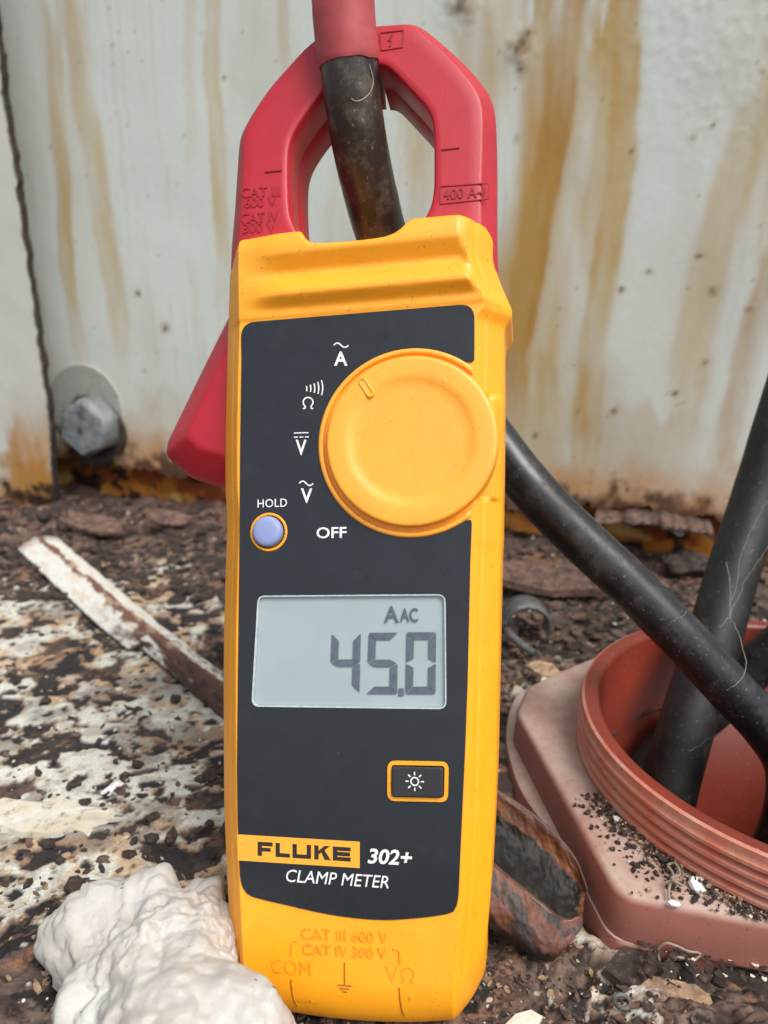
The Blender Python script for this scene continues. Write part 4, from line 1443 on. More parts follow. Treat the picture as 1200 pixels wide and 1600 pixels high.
_co = np.zeros(len(sleeve.data.vertices) * 3); sleeve.data.vertices.foreach_get('co', _co); _co = _co.reshape(-1, 3)
_ax = sl[-1] - sl[-3]; _ax /= np.linalg.norm(_ax)
_ang = np.arange(40) / 40 * 2 * math.pi
_rg = 0.28 * fbm(np.cos(_ang) * 2.2 + 3, np.sin(_ang) * 2.2, 91, 4)
for _r in (59, 58, 57):
    _co[_r * 40:_r * 40 + 40] += (_ax[None, :] * _rg[:, None]) * S * (1.0, 0.75, 0.4)[59 - _r]
sleeve.data.vertices.foreach_set('co', _co.reshape(-1)); sleeve.data.update()


def on_cable(px, py, lift=0.3):
    """front of the main cable seen at a pixel"""
    d = ray(px, py)
    best = None
    for z in np.linspace(130, 215, 340):
        p = CAM + d * z
        r = np.min(np.linalg.norm(mp - p, axis=1))
        if r < CAB_R + lift:
            return p
        if best is None or r < best[0]:
            best = (r, p)
    return best[1]


fib = catmull([on_cable(x, y, 0.25) for x, y in [(577, 100), (582, 118), (583, 130), (578, 145), (567, 155), (556, 158), (549, 154)]], 30)
child_of(cable, tube('loose_fibre', fib, 0.10, FIBRE, seg=6))
c2 = path3([(1330, 300, 262), (1275, 480, 252), (1232, 620, 246), (1186, 770, 246), (1144, 900, 240), (1106, 1030, 233), (1074, 1130, 228), (1047, 1230, 224), (1027, 1330, 226), (1012, 1440, 240)], 140)
up_cable = empty('upright_cable', c2[-1], 'dusty black cable rising from the terracotta pipe to upper right', 'cable')
child_of(up_cable, tube('sheath', c2, 7.9, RUBBER_DULL, seg=36, wobble=0.02, seed=5))
c3 = path3([(1290, 960, 236), (1230, 1000, 238), (1170, 1050, 243), (1110, 1110, 246), (1050, 1160, 242), (1000, 1215, 238), (965, 1290, 240), (950, 1370, 254)], 90)
c3[:, 2] = np.where(c3[:, 2] > 30, c3[:, 2], c3[:, 2])
low_cable = empty('inner_cable', c3[-1], 'dull black cable entering the pipe mouth behind the other two cables', 'cable')
child_of(low_cable, tube('sheath', c3, 6.6, RUBBER_DULL, seg=32, seed=6))

# ------------------------------------------------------------------ terracotta pipe fitting
RIM_H = 35.0
pipe = empty('pipe_fitting', (PIPE_C[0], PIPE_C[1], 0), 'terracotta plastic pipe end with screw thread and hexagonal collar', 'pipe fitting')
prof = [(PIPE_R - 9.6, -90.0), (PIPE_R - 9.6, -2.0), (PIPE_R - 5.6, -0.8), (PIPE_R - 5.3, 26.3), (PIPE_R - 4.5, 27.4), (PIPE_R - 3.6, 27.8), (PIPE_R - 1.2, 27.8), (PIPE_R - 0.5, 27.4), (PIPE_R - 0.4, 26.0)]
th = 25.2
for k in range(5):
    prof += [(PIPE_R - 0.3, th), (PIPE_R + 0.1, th - 0.4), (PIPE_R + 0.15, th - 1.2), (PIPE_R - 0.9, th - 1.6), (PIPE_R - 2.1, th - 2.0), (PIPE_R - 1.2, th - 2.5)]
    th -= 2.8
prof += [(PIPE_R - 0.5, th), (PIPE_R - 0.5, 2.0)]
a = np.arange(160) / 160 * 2 * math.pi
n_in = 7
Gp = np.array([[(PIPE_C[0] + r * math.cos(t), PIPE_C[1] + r * math.sin(t), z) for t in a] for r, z in prof])
inner = child_of(pipe, grid_mesh('bore', Gp[:n_in], PVC_IN, closed=True))
outerp = child_of(pipe, grid_mesh('threaded_neck', Gp[n_in - 1:], PVC, closed=True))
outerp.data.set_sharp_from_angle(angle=math.radians(40))
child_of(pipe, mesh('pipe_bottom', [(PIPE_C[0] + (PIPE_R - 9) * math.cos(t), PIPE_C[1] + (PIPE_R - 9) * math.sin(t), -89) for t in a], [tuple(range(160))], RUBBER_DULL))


def world_prism(name, loops, mat, root, sharp=40):
    """loops: list of (list of xy, z) from bottom to top, then capped by a ring down to the neck"""
    k = len(loops[0][0])
    G = np.array([[(x, y, z) for x, y in lp] for lp, z in loops])
    o = grid_mesh(name, G, mat, closed=True)
    o.data.set_sharp_from_angle(angle=math.radians(sharp))
    return child_of(root, o)


def resample_closed(pts, n):
    P = np.array(list(pts) + [pts[0]])
    d = np.r_[0, np.cumsum(np.linalg.norm(np.diff(P, axis=0), axis=1))]
    t = np.linspace(0, d[-1], n + 1)[:-1]
    return np.stack([np.interp(t, d, P[:, 0]), np.interp(t, d, P[:, 1])], 1)


def polar_loop(pts, n=240):
    """radius as a function of angle about the pipe, so rings match up"""
    P = resample_closed(pts, 1200) - PIPE_C
    an = np.arctan2(P[:, 1], P[:, 0]); rr = np.hypot(P[:, 0], P[:, 1])
    o = np.argsort(an)
    t = np.linspace(-math.pi, math.pi, n + 1)[:-1]
    r = np.interp(t, an[o], rr[o], period=2 * math.pi)
    return t, r


_hx = [tuple(at_height(x, y, 14.0)[:2]) for x, y in [(966, 1402), (806, 1112), (822, 1072), (862, 1052)]]
hex_pts = round_poly(_hx + [(78.0, 236.0), (110.0, 240.0), (160.0, 238.0), (205.0, 182.0), (164.0, 98.0)], [7, 9, 6, 5, 9, 9, 9, 9, 9], 10)
t_, r_ = polar_loop(hex_pts)
ringp = lambda r: [(PIPE_C[0] + q * math.cos(t), PIPE_C[1] + q * math.sin(t)) for q, t in zip(r, t_)]
world_prism('hexagonal_collar', [(ringp(r_ + 0.6), 3.0), (ringp(r_ + 0.5), 6.4), (ringp(r_), 12.4), (ringp(r_ - 0.5), 13.5), (ringp(r_ - 1.5), 14.1), (ringp(r_ * 0.5 + (PIPE_R - 1) * 0.5), 14.3), (ringp(np.full_like(r_, PIPE_R - 1.5)), 14.3)], PVC_DUSTY, pipe)
fl_pts = [at_height(x, y, 0.5)[:2] for x, y in [(1022, 1487), (960, 1444), (925, 1412), (868, 1330), (812, 1250), (792, 1190), (789, 1150), (800, 1105)]]
fl_pts = [tuple(p) for p in fl_pts] + [(50.0, 230.0), (90.0, 252.0), (160.0, 250.0), (214.0, 182.0), (166.0, 90.0), (100, 102.0)]
tf, rf = polar_loop(catmull(fl_pts, 200, closed=True).tolist())
front = sstep(-2.55, -2.2, t_) * sstep(1.0, 0.6, t_)
rf = np.maximum(rf, r_ + 1.5) * (1 - front) + (r_ - 2.0) * front
world_prism('base_flange', [(ringp(rf + 0.3), -4.0), (ringp(rf), 1.6), (ringp(rf - 0.5), 3.0), (ringp(rf - 1.6), 3.6), (ringp(r_ * 0.9), 3.8)], PVC_DUSTY, pipe)

# ------------------------------------------------------------------ white foam lump
def noise3(P, sc, seed, o=4):
    return (fbm(P[:, 0] / sc + 9.1 * seed, P[:, 1] / sc, seed, o) + fbm(P[:, 1] / sc + 4.3, P[:, 2] / sc + 3.3 * seed, seed + 3, o) + fbm(P[:, 2] / sc + 1.7, P[:, 0] / sc - 2.2, seed + 7, o)) / 3


bm = bmesh.new()
bmesh.ops.create_icosphere(bm, subdivisions=7, radius=1.0)
D = np.array([v.co[:] for v in bm.verts])
lobes = []
for (x, y, z, rp) in [(95, 1468, 157, 40), (150, 1470, 158, 75), (205, 1450, 159, 75), (228, 1420, 160, 52), (318, 1425, 165, 44), (338, 1455, 162, 44), (310, 1470, 158, 60), (265, 1510, 150, 100), (200, 1560, 146, 100), (300, 1580, 140, 90),
                      (365, 1580, 136, 62), (400, 1620, 132, 60), (270, 1660, 132, 120), (150, 1640, 140, 60)]:
    lobes.append((at_depth(x, y, z), rp * z / 1200.0))
C0 = at_depth(250, 1540, 149)


def foam_field(P):
    s = 0
    for c, r in lobes:
        d2 = ((P - np.array(c)) ** 2).sum(1) / (r * r)
        s = s + np.exp(-4.0 * (d2 - 1))
    return s


lo_, hi_ = np.full(len(D), 1.0), np.full(len(D), 60.0)
for _ in range(26):
    mid = 0.5 * (lo_ + hi_)
    inside = foam_field(C0 + D * mid[:, None]) > 1.0
    lo_ = np.where(inside, mid, lo_); hi_ = np.where(inside, hi_, mid)
P = C0 + D * lo_[:, None]
rgd = 1 - np.abs(noise3(P, 15, 4, 3)) * 2.2
disp = 2.6 * np.abs(noise3(P, 8, 2, 3)) - 0.8 + 0.9 * noise3(P, 5, 21, 3) + 1.5 * (rgd - 0.6) + 1.7 * np.abs(noise3(P, 4.6, 5, 2)) - 0.4 + 0.5 * np.abs(noise3(P, 1.9, 6, 2)) + 0.1 * noise3(P, 0.7, 7, 2)
wA = worley((P[:, 0] + 0.4 * P[:, 2]) / 7.0, (P[:, 1] * 0.6 + P[:, 2]) / 7.0, 31)[0]
wB = worley((P[:, 0] - 0.3 * P[:, 2]) / 2.6, (P[:, 1] * 0.7 + P[:, 2]) / 2.6, 32)[0]
disp = disp + 2.2 * (0.5 - wA) + 0.12 * (0.5 - wB) + 0.16 * np.abs(noise3(P, 1.0, 33, 3))
P = P + D * disp[:, None]
P[:, 2] = np.maximum(P[:, 2], -1.0)
for v, p in zip(bm.verts, P):
    v.co = Vector(p)
foam = bm_object('foam_lump', bm, FOAM, None, smooth=True)
tag(foam, 'lumpy white lump of hardened foam at the foot of the meter', 'foam lump')

# ------------------------------------------------------------------ painted strip lying on the ledge at the left
def strip():
    g0, g1 = at_height(58, 838, 7), at_height(372, 1100, 5)
    L = np.linalg.norm(g1 - g0)
    d = (g1 - g0) / L
    side = np.array([d[1], -d[0], 0]); side /= np.linalg.norm(side)
    if side[0] > 0: side = -side               # towards the lower left
    n_, m_ = 260, 44
    t = np.linspace(0, 1, n_)
    # folded section: upper face, rounded ridge, lower face turned down
    s = np.linspace(-1, 1, m_)
    G = np.zeros((n_, m_, 3)); Cc = np.zeros((n_, m_, 3))
    Tt, Ss = np.meshgrid(t, s, indexing='ij')
    wid = 10.0 * (1 - 0.15 * Tt) + 0.5 * fbm(Tt * 22, Ss * 0 + 1.0, 201, 4) * np.abs(Ss)
    lower_gone = sstep(0.66, 0.70, Tt + 0.02 * fbm(Tt * 40, Ss * 4, 202, 3)) * (Ss > 0.05)
    wid = wid * (1 - 0.55 * lower_gone)
    hgt = 3.4 * (1 - np.abs(Ss) ** 1.3) - 1.0 * (Ss > 0) * Ss + 0.25 * fbm(Tt * 60, Ss * 5, 203, 4)
    bend = 5.0 * np.sin(Tt * math.pi * 0.9)
    base = g0[None, None] + d * (Tt * L)[..., None]
    G = base + side * (Ss * wid + bend * 0.25)[..., None]
    G[..., 2] = 1.0 + hgt + 1.6 * (1 - Tt) + 1.2
    white = linv(214, 214, 206)
    brown = linv(118, 80, 66)
    Cc = np.zeros((n_, m_, 3)) + white
    ridge = np.abs(Ss + 0.06 - 0.12 * fbm(Tt * 14, Ss * 0, 204, 3)) + 0.16 * fbm(Tt * 46, Ss * 5, 205, 4)
    wdt = 0.16 + 0.22 * sstep(0.25, 0.9, Tt)
    Cc = mixc(Cc, brown, sstep(wdt + 0.06, wdt - 0.06, ridge))
    worn = sstep(0.68, 0.92, Tt + 0.18 * fbm(Tt * 30, Ss * 3, 206, 4) + 0.12 * (Ss > 0.1))
    Cc = mixc(Cc, linv(92, 64, 56), worn * (np.abs(Ss + 0.55) > 0.25))
    Cc = mixc(Cc, linv(50, 40, 38), sstep(0.1, 0.5, fbm(Tt * 70, Ss * 6, 207, 4)) * sstep(0.6, 0.8, Tt) * 0.7)
    tan = sstep(0.0, 0.6, fbm(Tt * 24, Ss * 3, 208, 4))
    Cc = mixc(Cc, linv(206, 184, 158), tan * 0.5 * (1 - worn))
    Cc = mixc(Cc, linv(120, 92, 74), sstep(0.06, 0.0, Tt) * 0.6)
    bot = G.copy(); bot[..., 2] -= 1.3
    full = np.concatenate([G, bot[:, ::-1]], 1)
    fc = np.concatenate([Cc, Cc[:, ::-1] * 0 + linv(84, 60, 52)], 1)
    root = empty('painted_strip', g1, 'long white painted steel strip flaking to brown rust, lying left of the meter', 'steel strip')
    ob = grid_mesh('folded_strip', full, STRIP_MAT, colors=fc, closed=True)
    bm = bmesh.new(); bm.from_mesh(ob.data); bm.verts.ensure_lookup_table()
    k = 2 * m_
    bm.faces.new([bm.verts[i] for i in range(k)]); bm.faces.new([bm.verts[(n_ - 1) * k + i] for i in range(k)][::-1])
    bmesh.ops.recalc_face_normals(bm, faces=bm.faces[:]); bm.to_mesh(ob.data); bm.free()
    child_of(root, ob)
    w_ = catmull([at_height(256, 1030, 5), at_height(280, 1058, 4), at_height(300, 1082, 3), at_height(318, 1096, 2.5)], 20)
    child_of(root, tube('bent_sliver', w_, 0.5, RUST_DARK, seg=8))


strip()


# ------------------------------------------------------------------ curled rusty sheet between meter and pipe
def curl():
    n_, m_ = 120, 90
    t = np.linspace(0, 1, n_)           # along the trough, from behind the meter to its right end
    s = np.linspace(0, 1, m_)           # from the high back edge, down through the trough, to the front wall's foot
    back = catmull([at_depth(x, y, z) for x, y, z in [(725, 1205, 182), (775, 1235, 180), (825, 1268, 178), (868, 1305, 175), (900, 1345, 172), (917, 1390, 169)]], n_)
    floor_ = catmull([at_depth(x, y, z) for x, y, z in [(725, 1330, 172), (765, 1352, 170), (805, 1385, 168), (845, 1415, 166), (880, 1438, 165), (911, 1425, 167)]], n_)
    lip = catmull([at_depth(x, y, z) for x, y, z in [(725, 1322, 163), (765, 1347, 162), (805, 1380, 160), (845, 1412, 160), (880, 1438, 161), (909, 1432, 165)]], n_)
    foot = catmull([at_depth(x, y, z) for x, y, z in [(720, 1425, 160), (765, 1450, 160), (805, 1475, 160), (845, 1502, 160), (870, 1497, 162), (900, 1450, 165)]], n_)
    G = np.zeros((n_, m_, 3))
    S1 = 0.52
    for j, q in enumerate(s):
        if q < S1:
            k_ = q / S1
            p = back * (1 - k_) + floor_ * k_
            p = p + np.array([0.25, 1.0, -0.5]) * 3.2 * math.sin(math.pi * k_)          # hollow back wall
        elif q < 0.60:
            k_ = (q - S1) / 0.08
            p = floor_ * (1 - k_) + lip * k_
        else:
            k_ = (q - 0.60) / 0.40
            p = lip * (1 - k_) + foot * k_
            p = p + np.array([-0.1, -1.0, 0.25]) * 3.0 * math.sin(math.pi * min(1, k_ * 1.0)) * 0.9
        G[:, j] = p
    Tt, Ss = np.meshgrid(t, s, indexing='ij')
    nz = fbm(Tt * 9, Ss * 7, 301, 4)
    G += (0.55 * nz + 0.12 * fbm(Tt * 26, Ss * 30, 302, 3))[..., None] * np.array([0.0, -0.8, 0.4])
    org, pink, blk, brn = linv(112, 72, 46), linv(112, 82, 72), linv(28, 25, 24), linv(92, 62, 50)
    C_ = np.zeros((n_, m_, 3)) + org
    C_ = mixc(C_, brn, sstep(-0.1, 0.5, fbm(Tt * 8, Ss * 9, 303, 4)) * 0.8)
    # inner wall coloured black, with a ragged upper border
    e = 0.13 + 0.09 * Tt + 0.05 * fbm(Tt * 10, Ss * 3, 304, 5)
    inner_blk = sstep(e, e + 0.025, Ss) * (Ss < S1 + 0.02) * sstep(0.97, 0.93, Tt + 0.03 * fbm(Tt * 10, Ss * 20, 310, 3))
    C_ = mixc(C_, blk, inner_blk)
    C_ = mixc(C_, linv(124, 104, 98), sstep(0.045, 0.015, Ss))                  # grey outer edge
    fr_ = Ss > 0.585
    C_ = np.where(fr_[..., None], pink, C_)
    f2 = sstep(0.05, 0.16, fbm(Tt * 7, Ss * 10, 305, 5)) * fr_
    C_ = mixc(C_, linv(106, 68, 46), sstep(-0.1, 0.2, fbm(Tt * 5, Ss * 8, 306, 4)) * fr_ * 0.7)
    C_ = mixc(C_, linv(70, 66, 66), f2 * 0.95)
    C_ = mixc(C_, blk, sstep(0.86, 0.93, Ss + 0.06 * fbm(Tt * 9, Ss * 4, 307, 4)) * 0.9)
    C_ = mixc(C_, linv(196, 176, 152), (np.abs(Ss - 0.60) < 0.006) * 0.9 * sstep(-0.2, 0.2, fbm(Tt * 12, Ss * 0, 308, 3)))
    th_ = np.array([0.35, 0.75, -0.35])
    back_side = G + th_ * 1.5
    full = np.concatenate([G, back_side[:, ::-1]], 1)
    fc = np.concatenate([C_, C_[:, ::-1] * 0 + brn], 1)
    ob = grid_mesh('rust_curl', full, CURL_MAT, colors=fc, closed=True)
    bm = bmesh.new(); bm.from_mesh(ob.data); bm.verts.ensure_lookup_table()
    k = 2 * m_
    for b in (0, (n_ - 1) * k):
        for j in range(m_ - 1):
            q = [bm.verts[b + j], bm.verts[b + j + 1], bm.verts[b + k - 2 - j], bm.verts[b + k - 1 - j]]
            bm.faces.new(q)
    bmesh.ops.recalc_face_normals(bm, faces=bm.faces[:]); bm.to_mesh(ob.data); bm.free()
    ob.data.polygons.foreach_set('use_smooth', [True] * len(ob.data.polygons))
    ob.data.set_sharp_from_angle(angle=math.radians(55))
    tag(ob, 'curled orange and black rust sheet between the meter and pipe collar', 'rust sheet')


curl()


# ------------------------------------------------------------------ loose flakes and chips
def flake_mesh(L, Wd_, thick, seed, n=9, curl_=0.0):
    r = random.Random(seed)
    ring = []
    for i in range(n):
        a = i / n * 2 * math.pi + r.uniform(-0.2, 0.2)
        q = r.uniform(0.72, 1.1)
        ring.append((math.cos(a) * L / 2 * q, math.sin(a) * Wd_ / 2 * q))
    V, Fc = [], []
    for zz, k in ((0, 1.0), (thick, 0.93)):
        for x, y in ring:
            V.append((x * k, y * k, zz + curl_ * (2 * x / L) ** 2 + r.uniform(-0.1, 0.1) * thick))
    V.append((0, 0, thick * r.uniform(0.9, 1.2))); V.append((0, 0, 0))
    for i in range(n):
        j = (i + 1) % n
        Fc += [(i, j, j + n, i + n), (i + n, j + n, 2 * n), (j, i, 2 * n + 1)]
    return V, Fc


def flake(name, px, py, h, L, Wd_, thick, rotz, tilt, mat, label, cat, seed, curl_=0.0, n=9, group=None):
    g = at_height(px, py, h)
    V, Fc = flake_mesh(L, Wd_, thick, seed, n, curl_)
    o = mesh(name, V, Fc, mat)
    o.location = Vector((g[0], g[1], max(h, 0) if h > 3.9 else max(ledge_z(g[0], g[1]) - 0.2, -2) if h <= 2 else h)) * S
    o.rotation_euler = (math.radians(tilt), math.radians(tilt * 0.4), math.radians(rotz))
    tag(o, label, cat, group)
    return o


flake('paint_chip', 178, 1222, 2, 11, 3.4, 0.7, 62, 14, WHITE_CHIP, 'slender white paint chip standing up on the speckled paint, left of the display', 'paint chip', 1, n=8)
flake('paint_flake', 62, 1268, 2, 46, 13, 1.6, -4, 3, PAINT_STAINED, 'broad cream paint flake at the left edge above the foam lump', 'paint flake', 2, n=34)
flake('rust_flake', 1068, 1545, 2, 27, 7, 1.8, -18, 6, RUST_TAN, 'long tan rust flake near the lower right corner', 'rust flake', 3, 1.0, n=12)
flake('rust_flake', 1192, 1520, 2, 24, 13, 2.0, -28, 10, RUST_DARK, 'dark slate coloured rust flake cut off by the right edge', 'rust flake', 4, n=11)
flake('rust_flake', 988, 1508, 2, 15, 9, 1.6, 25, 6, RUST_DARK, 'dark grey rust flake below the corner of the pipe collar', 'rust flake', 5, n=10)
flake('rust_flake', 262, 812, 4, 30, 12, 1.6, 40, 38, RUST, 'upturned brown rust flake at the wall foot beside the red trigger', 'rust flake', 6, 2.0, n=12)
flake('rust_flake', 150, 822, 4, 44, 18, 2.0, -12, 18, RUST, 'wide brown rust flake at the wall foot behind the painted strip', 'rust flake', 7, 2.0, n=14)
flake('paint_chip', 812, 1585, 2, 11, 6, 1.2, 30, 10, PAINT_CHIP, 'small cream chip on the ledge right of the meter foot', 'chip', 8, n=8)
flake('rust_flake', 850, 908, 4, 62, 22, 3.0, -14, 12, RUST, 'thick reddish brown rust slab behind the main cable', 'rust slab', 9, 1.5, n=14)
flake('paint_flake', 868, 1064, 4, 12, 8, 1.4, 10, 14, PAINT_CHIP, 'rounded pale paint flake lying on the left corner of pipe collar', 'paint flake', 10, n=9)
flake('paint_flake', 850, 1048, 6, 13, 8, 1.3, -25, 10, RUST_TAN, 'tan paint flake just behind the left corner of pipe collar', 'paint flake', 12, n=9)
for i, (x, y, h, L, W_, rz, lab) in enumerate([
        (1092, 1383, 14.6, 6.5, 4.0, 20, 'largest white chip on the pipe collar beside the twine'),
        (1060, 1345, 14.6, 3.0, 2.0, 50, 'small white chip on the pipe collar close to the thread'),
        (965, 1282, 14.6, 3.4, 1.5, -35, 'narrow white chip at the base of the pipe thread'),
        (1105, 1465, 4.5, 5.5, 3.2, 40, 'crumpled white chip on the base flange below the twine'),
        (1128, 1458, 5.5, 5.0, 2.8, 65, 'upright white chip on the base flange, rightmost of its pair'),
        (1052, 1413, 14.6, 3.0, 1.4, -10, 'tiny white chip on the front edge of pipe collar'),
        (1060, 832, 14, 8, 6, 10, 'pale chip resting on the wall foot behind the cables')]):
    flake('white_chip', x, y, h, L, W_, 0.8, rz, 22, WHITE_CHIP, lab, 'white chip', 40 + i, n=7)

# rust lip lying along the foot of the wall on the right
lp = [(930, 800), (1000, 800), (1060, 808), (1112, 818)]
root_pts = catmull([wall_point(on_wall(x, y + 8, 8)[0], on_wall(x, y + 8, 8)[1], 8) for x, y in lp], 60)
Gl = []
for i, p in enumerate(root_pts):
    nz = 1.2 * float(fbm(np.array([i * 0.17]), np.array([0.4]), 401, 4)[0])
    Gl.append([p + WALL_N * a_ + np.array([0, 0, b_ + nz * 0.6]) for a_, b_ in ((-10, 1.2), (3, 1.6 + 1.5 * nz), (9 + 3 * nz, 0.8 + nz), (10 + 4 * nz, -0.6), (6 + 2 * nz, -2.2 - nz), (-10, -2.0))])
lip = grid_mesh('rust_lip', np.array(Gl), RUST, closed=True, smooth=False)
tag(lip, 'dark flaking rust lip along the wall foot between the cables', 'rust lip')

# grey clip behind the meter
cg = at_height(828, 990, 3)
clip = empty('metal_clip', cg, 'bent grey metal clip on the ledge left of the pipe', 'clip')
arc_ = [(9.5 * math.cos(t), 9.5 * math.sin(t)) for t in np.linspace(math.radians(-25), math.radians(165), 26)]
Gc = np.array([[(cg[0] + x * k - 1, cg[1] + y_ * 0.35 + yy, cg[2] + 2 + y * k) for (k, yy) in ((1.0, 0), (1.0, 11), (0.86, 11), (0.86, 0))] for (x, y) in arc_ for y_ in [0.0]])
child_of(clip, grid_mesh('bent_band', Gc, STEEL, closed=True, smooth=False))
tg = catmull([at_height(792, 985, 4), at_height(812, 1005, 3), at_height(835, 1022, 1.5)], 12)
child_of(clip, tube('tongue', tg, 1.5, STEEL, seg=8))

# grey lump of old sealant at the wall foot behind the upright cable
bm = bmesh.new()
bmesh.ops.create_icosphere(bm, subdivisions=4, radius=1.0)
pg = at_height(1075, 880, 5)
Q = np.array([v.co[:] for v in bm.verts])
Q = Q * np.array([11, 8, 5]) * (1 + 0.60 * noise3(Q * 10, 7, 12, 4))[:, None] + pg
for v, p in zip(bm.verts, Q): v.co = Vector(p)
tag(bm_object('sealant_lump', bm, RUST_DARK, None, smooth=True), 'rough dark grey lump at the wall foot left of the upright cable', 'lump')

# twine scrap on the collar
tw = catmull([at_height(x, y, h) for x, y, h in [(1045, 1405, 15), (1046, 1385, 16), (1052, 1368, 17), (1044, 1352, 16), (1056, 1350, 16.5), (1062, 1366, 17), (1050, 1372, 18), (1066, 1384, 16)]], 60)
tag(tube('twine_scrap', tw, 0.28, TWINE, seg=8, wobble=0.2, seed=4), 'short grey twine scrap standing on the pipe collar', 'twine')
tw2 = catmull([at_height(x, y, h) for x, y, h in [(1030, 1500, 2), (1028, 1484, 4), (1040, 1474, 6), (1058, 1478, 6), (1075, 1486, 5), (1094, 1490, 4), (1084, 1500, 3), (1062, 1496, 4), (1044, 1498, 3)]], 60)
tag(tube('twine_scrap', tw2, 0.26, TWINE, seg=8, wobble=0.2, seed=8), 'tangled grey twine scrap on the ledge below the collar edge', 'twine')
nut = at_height(972, 1567, 2)
Gn = np.array([[(nut[0] + (1.5 + 0.45 * math.cos(b)) * math.cos(t), nut[1] + (1.5 + 0.45 * math.cos(b)) * math.sin(t), ledge_z(nut[0], nut[1]) + 0.7 + 0.45 * math.sin(b)) for b in np.arange(8) / 8 * 2 * math.pi] for t in np.linspace(0, 2 * math.pi, 25)])
tag(grid_mesh('small_ring', Gn, STEEL, closed=True), 'tiny pale grey ring lying on the rust near bottom right', 'ring')

# cobweb strands between the cables
web = empty('cobweb', at_depth(1160, 1000, 195), 'pale cobweb strands hanging over the cables at right', 'cobweb')
strands = [[(1137, 880, 231), (1140, 930, 226), (1140, 962, 218), (1152, 985, 204), (1158, 1010, 197), (1163, 1030, 193), (1163, 1050, 191), (1155, 1068, 190.5), (1138, 1078, 191), (1133, 1092, 192)],
           [(1140, 962, 218), (1125, 980, 205)], [(1200, 780, 238), (1165, 850, 232), (1140, 962, 218)], [(1210, 840, 236), (1170, 900, 230), (1140, 962, 218)],
           [(1072, 953, 192.5), (1066, 963, 191), (1050, 972, 191), (1038, 980, 192.5)],
           [(1078, 1172, 205), (1106, 1156, 206), (1125, 1146, 205), (1145, 1140, 203)]]
for s_ in strands:
    P_ = catmull([at_depth(*q) for q in s_], 26)
    P_ += np.stack([fbm(np.arange(26) * 0.5, np.full(26, len(s_) * 1.7 + k_), 500 + k_, 3) for k_ in range(3)], 1) * 0.35
    child_of(web, tube('strand', P_, 0.045 + 0.03 * (len(s_) > 5), WEB, seg=5, cap=False))

# fine scale, grit and chips that nobody could count
def scatter(name, label, cat, spec, mats_seed, mat):
    V, Fc = [], []
    r = random.Random(mats_seed)
    for (x0, x1, y0, y1, cnt, smin, smax, hgt) in spec:
        for _ in range(cnt):
            px, py = r.uniform(x0, x1), r.uniform(y0, y1)
            g = at_height(px, py, hgt)
            if hgt < 3 and (np.hypot(g[0] - PIPE_C[0], g[1] - PIPE_C[1]) < 82): continue
            if hgt > 3 and (np.hypot(g[0] - PIPE_C[0], g[1] - PIPE_C[1]) < PIPE_R + 1): continue
            if np.dot(g - WALL_P, WALL_N) < 2: continue
            z = ledge_z(g[0], g[1]) if hgt < 3 else hgt
            L = r.uniform(smin, smax) * r.uniform(0.5, 1); W_ = L * r.uniform(0.4, 0.9); T_ = L * r.uniform(0.05, 0.15)
            v, f = flake_mesh(L, W_, T_, r.random(), 6, r.uniform(0, 0.15) * L)
            R_ = Matrix.Rotation(r.uniform(0, 6.28), 3, 'Z') @ Matrix.Rotation(r.gauss(0, 0.20), 3, 'X') @ Matrix.Rotation(r.gauss(0, 0.18), 3, 'Y')
            b = len(V)
            for p in v:
                q = R_ @ Vector(p)
                V.append((g[0] + q.x, g[1] + q.y, z + 0.25 * T_ + q.z))
            Fc += [tuple(b + i for i in ff) for ff in f]
    o = mesh(name, V, Fc, mat)
    tag(o, label, cat, kind='stuff')


scatter('rust_scale', 'loose brown rust scale strewn over the ledge', 'rust scale',
        [(0, 380, 770, 930, 420, 3, 13, 0), (760, 1200, 860, 1000, 240, 3, 12, 0), (0, 380, 900, 1450, 160, 1.0, 5, 0), (740, 1200, 1400, 1640, 260, 0.8, 4.5, 0), (780, 860, 940, 1130, 80, 1.5, 6, 0), (340, 760, 1570, 1660, 160, 0.8, 4, 0)], 21, RUST)
scatter('peeling_paint', 'small curled cream paint flakes peeling off the ledge', 'paint flakes',
        [(0, 370, 930, 1420, 36, 1.5, 6, 0), (760, 860, 1000, 1130, 8, 2, 6, 0), (740, 1200, 1430, 1640, 14, 1.2, 3.5, 0)], 25, PAINT_STAINED)
scatter('dark_grit', 'dark grit and scale between the rust flakes', 'grit',
        [(0, 370, 930, 1420, 190, 1.0, 6.5, 0), (0, 380, 775, 940, 420, 3, 14, 0), (760, 1200, 850, 1010, 200, 2, 10, 0), (740, 1200, 1400, 1640, 420, 0.5, 3, 0), (0, 380, 930, 1600, 220, 0.5, 3, 0), (1000, 1200, 1440, 1530, 140, 0.8, 4, 3.9), (780, 860, 960, 1130, 90, 1, 5, 0)], 22, RUST_DARK)
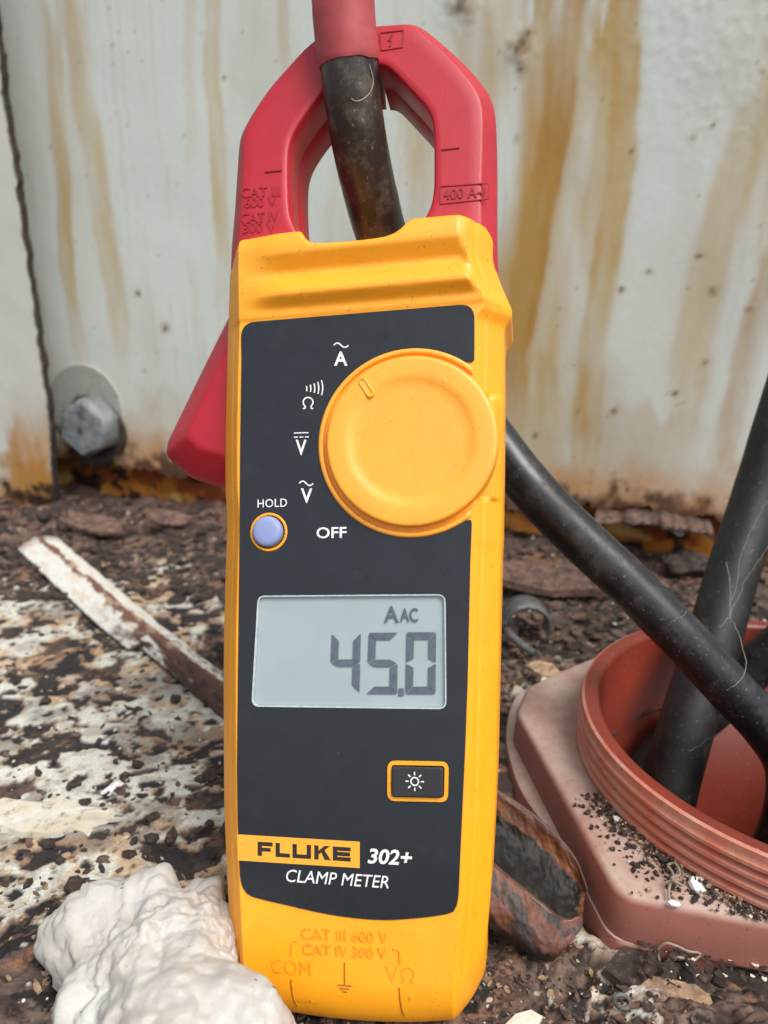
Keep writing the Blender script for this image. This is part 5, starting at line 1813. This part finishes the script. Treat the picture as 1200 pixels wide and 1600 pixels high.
scatter('pale_grit', 'pale paint crumbs and plaster grit on the ledge', 'grit',
        [(0, 380, 780, 940, 30, 1, 4, 0), (760, 1200, 860, 1010, 30, 1, 4, 0), (740, 1200, 1400, 1640, 90, 0.4, 1.8, 0), (0, 380, 930, 1600, 100, 0.4, 2.5, 0), (1040, 1200, 1440, 1530, 30, 0.4, 2.0, 3.9)], 23, PAINT_CHIP)
scatter('tan_scale', 'tan crumbled rust scale near the meter foot', 'rust scale',
        [(740, 1200, 1400, 1640, 110, 0.6, 3.0, 0), (340, 760, 1580, 1660, 80, 0.8, 3, 0), (0, 300, 1300, 1600, 60, 0.8, 4, 0)], 24, RUST_TAN)

# dusty grit washed against the thread on the collar
def collar_grit(name, label, count, smin, smax, spread_, seed, mat):
    r = random.Random(seed)
    V, Fc = [], []
    for _ in range(count):
        t = r.uniform(-2.95, -1.5)
        dens = 0.35 + 0.65 * (0.5 + 0.5 * math.sin(t * 9 + 1.3)) * (t > -2.6)
        if r.random() > dens: continue
        rad = PIPE_R + 0.2 + min(r.expovariate(1 / spread_), 14)
        k = int((t + math.pi) / (2 * math.pi) * len(r_)) % len(r_)
        if rad > r_[k] - 1.0: continue
        L = r.uniform(smin, smax) * r.uniform(0.4, 1); W_ = L * r.uniform(0.5, 0.95); T_ = L * r.uniform(0.2, 0.5)
        v, f = flake_mesh(L, W_, T_, r.random(), 5, 0)
        R_ = Matrix.Rotation(r.uniform(0, 6.28), 3, 'Z') @ Matrix.Rotation(r.gauss(0, 0.4), 3, 'X')
        lift = max(0.0, 1.6 - (rad - PIPE_R) * 0.35) * r.random()
        b = len(V)
        for p in v:
            q = R_ @ Vector(p)
            V.append((PIPE_C[0] + rad * math.cos(t) + q.x, PIPE_C[1] + rad * math.sin(t) + q.y, 14.4 + lift + q.z))
        Fc += [tuple(b + i for i in ff) for ff in f]
    tag(mesh(name, V, Fc, mat), label, 'grit', kind='stuff')


collar_grit('collar_grit', 'dark grit lying on the pipe collar around the thread', 1500, 0.4, 2.2, 3.6, 71, RUST_DARK)
collar_grit('collar_dust', 'grey brown crumbs heaped on the collar against the thread', 1500, 0.3, 1.5, 2.6, 72, RUST_TAN)
collar_grit('collar_crumbs', 'pale crumbs sprinkled over the pipe collar', 110, 0.3, 1.1, 4.0, 73, PAINT_CHIP)
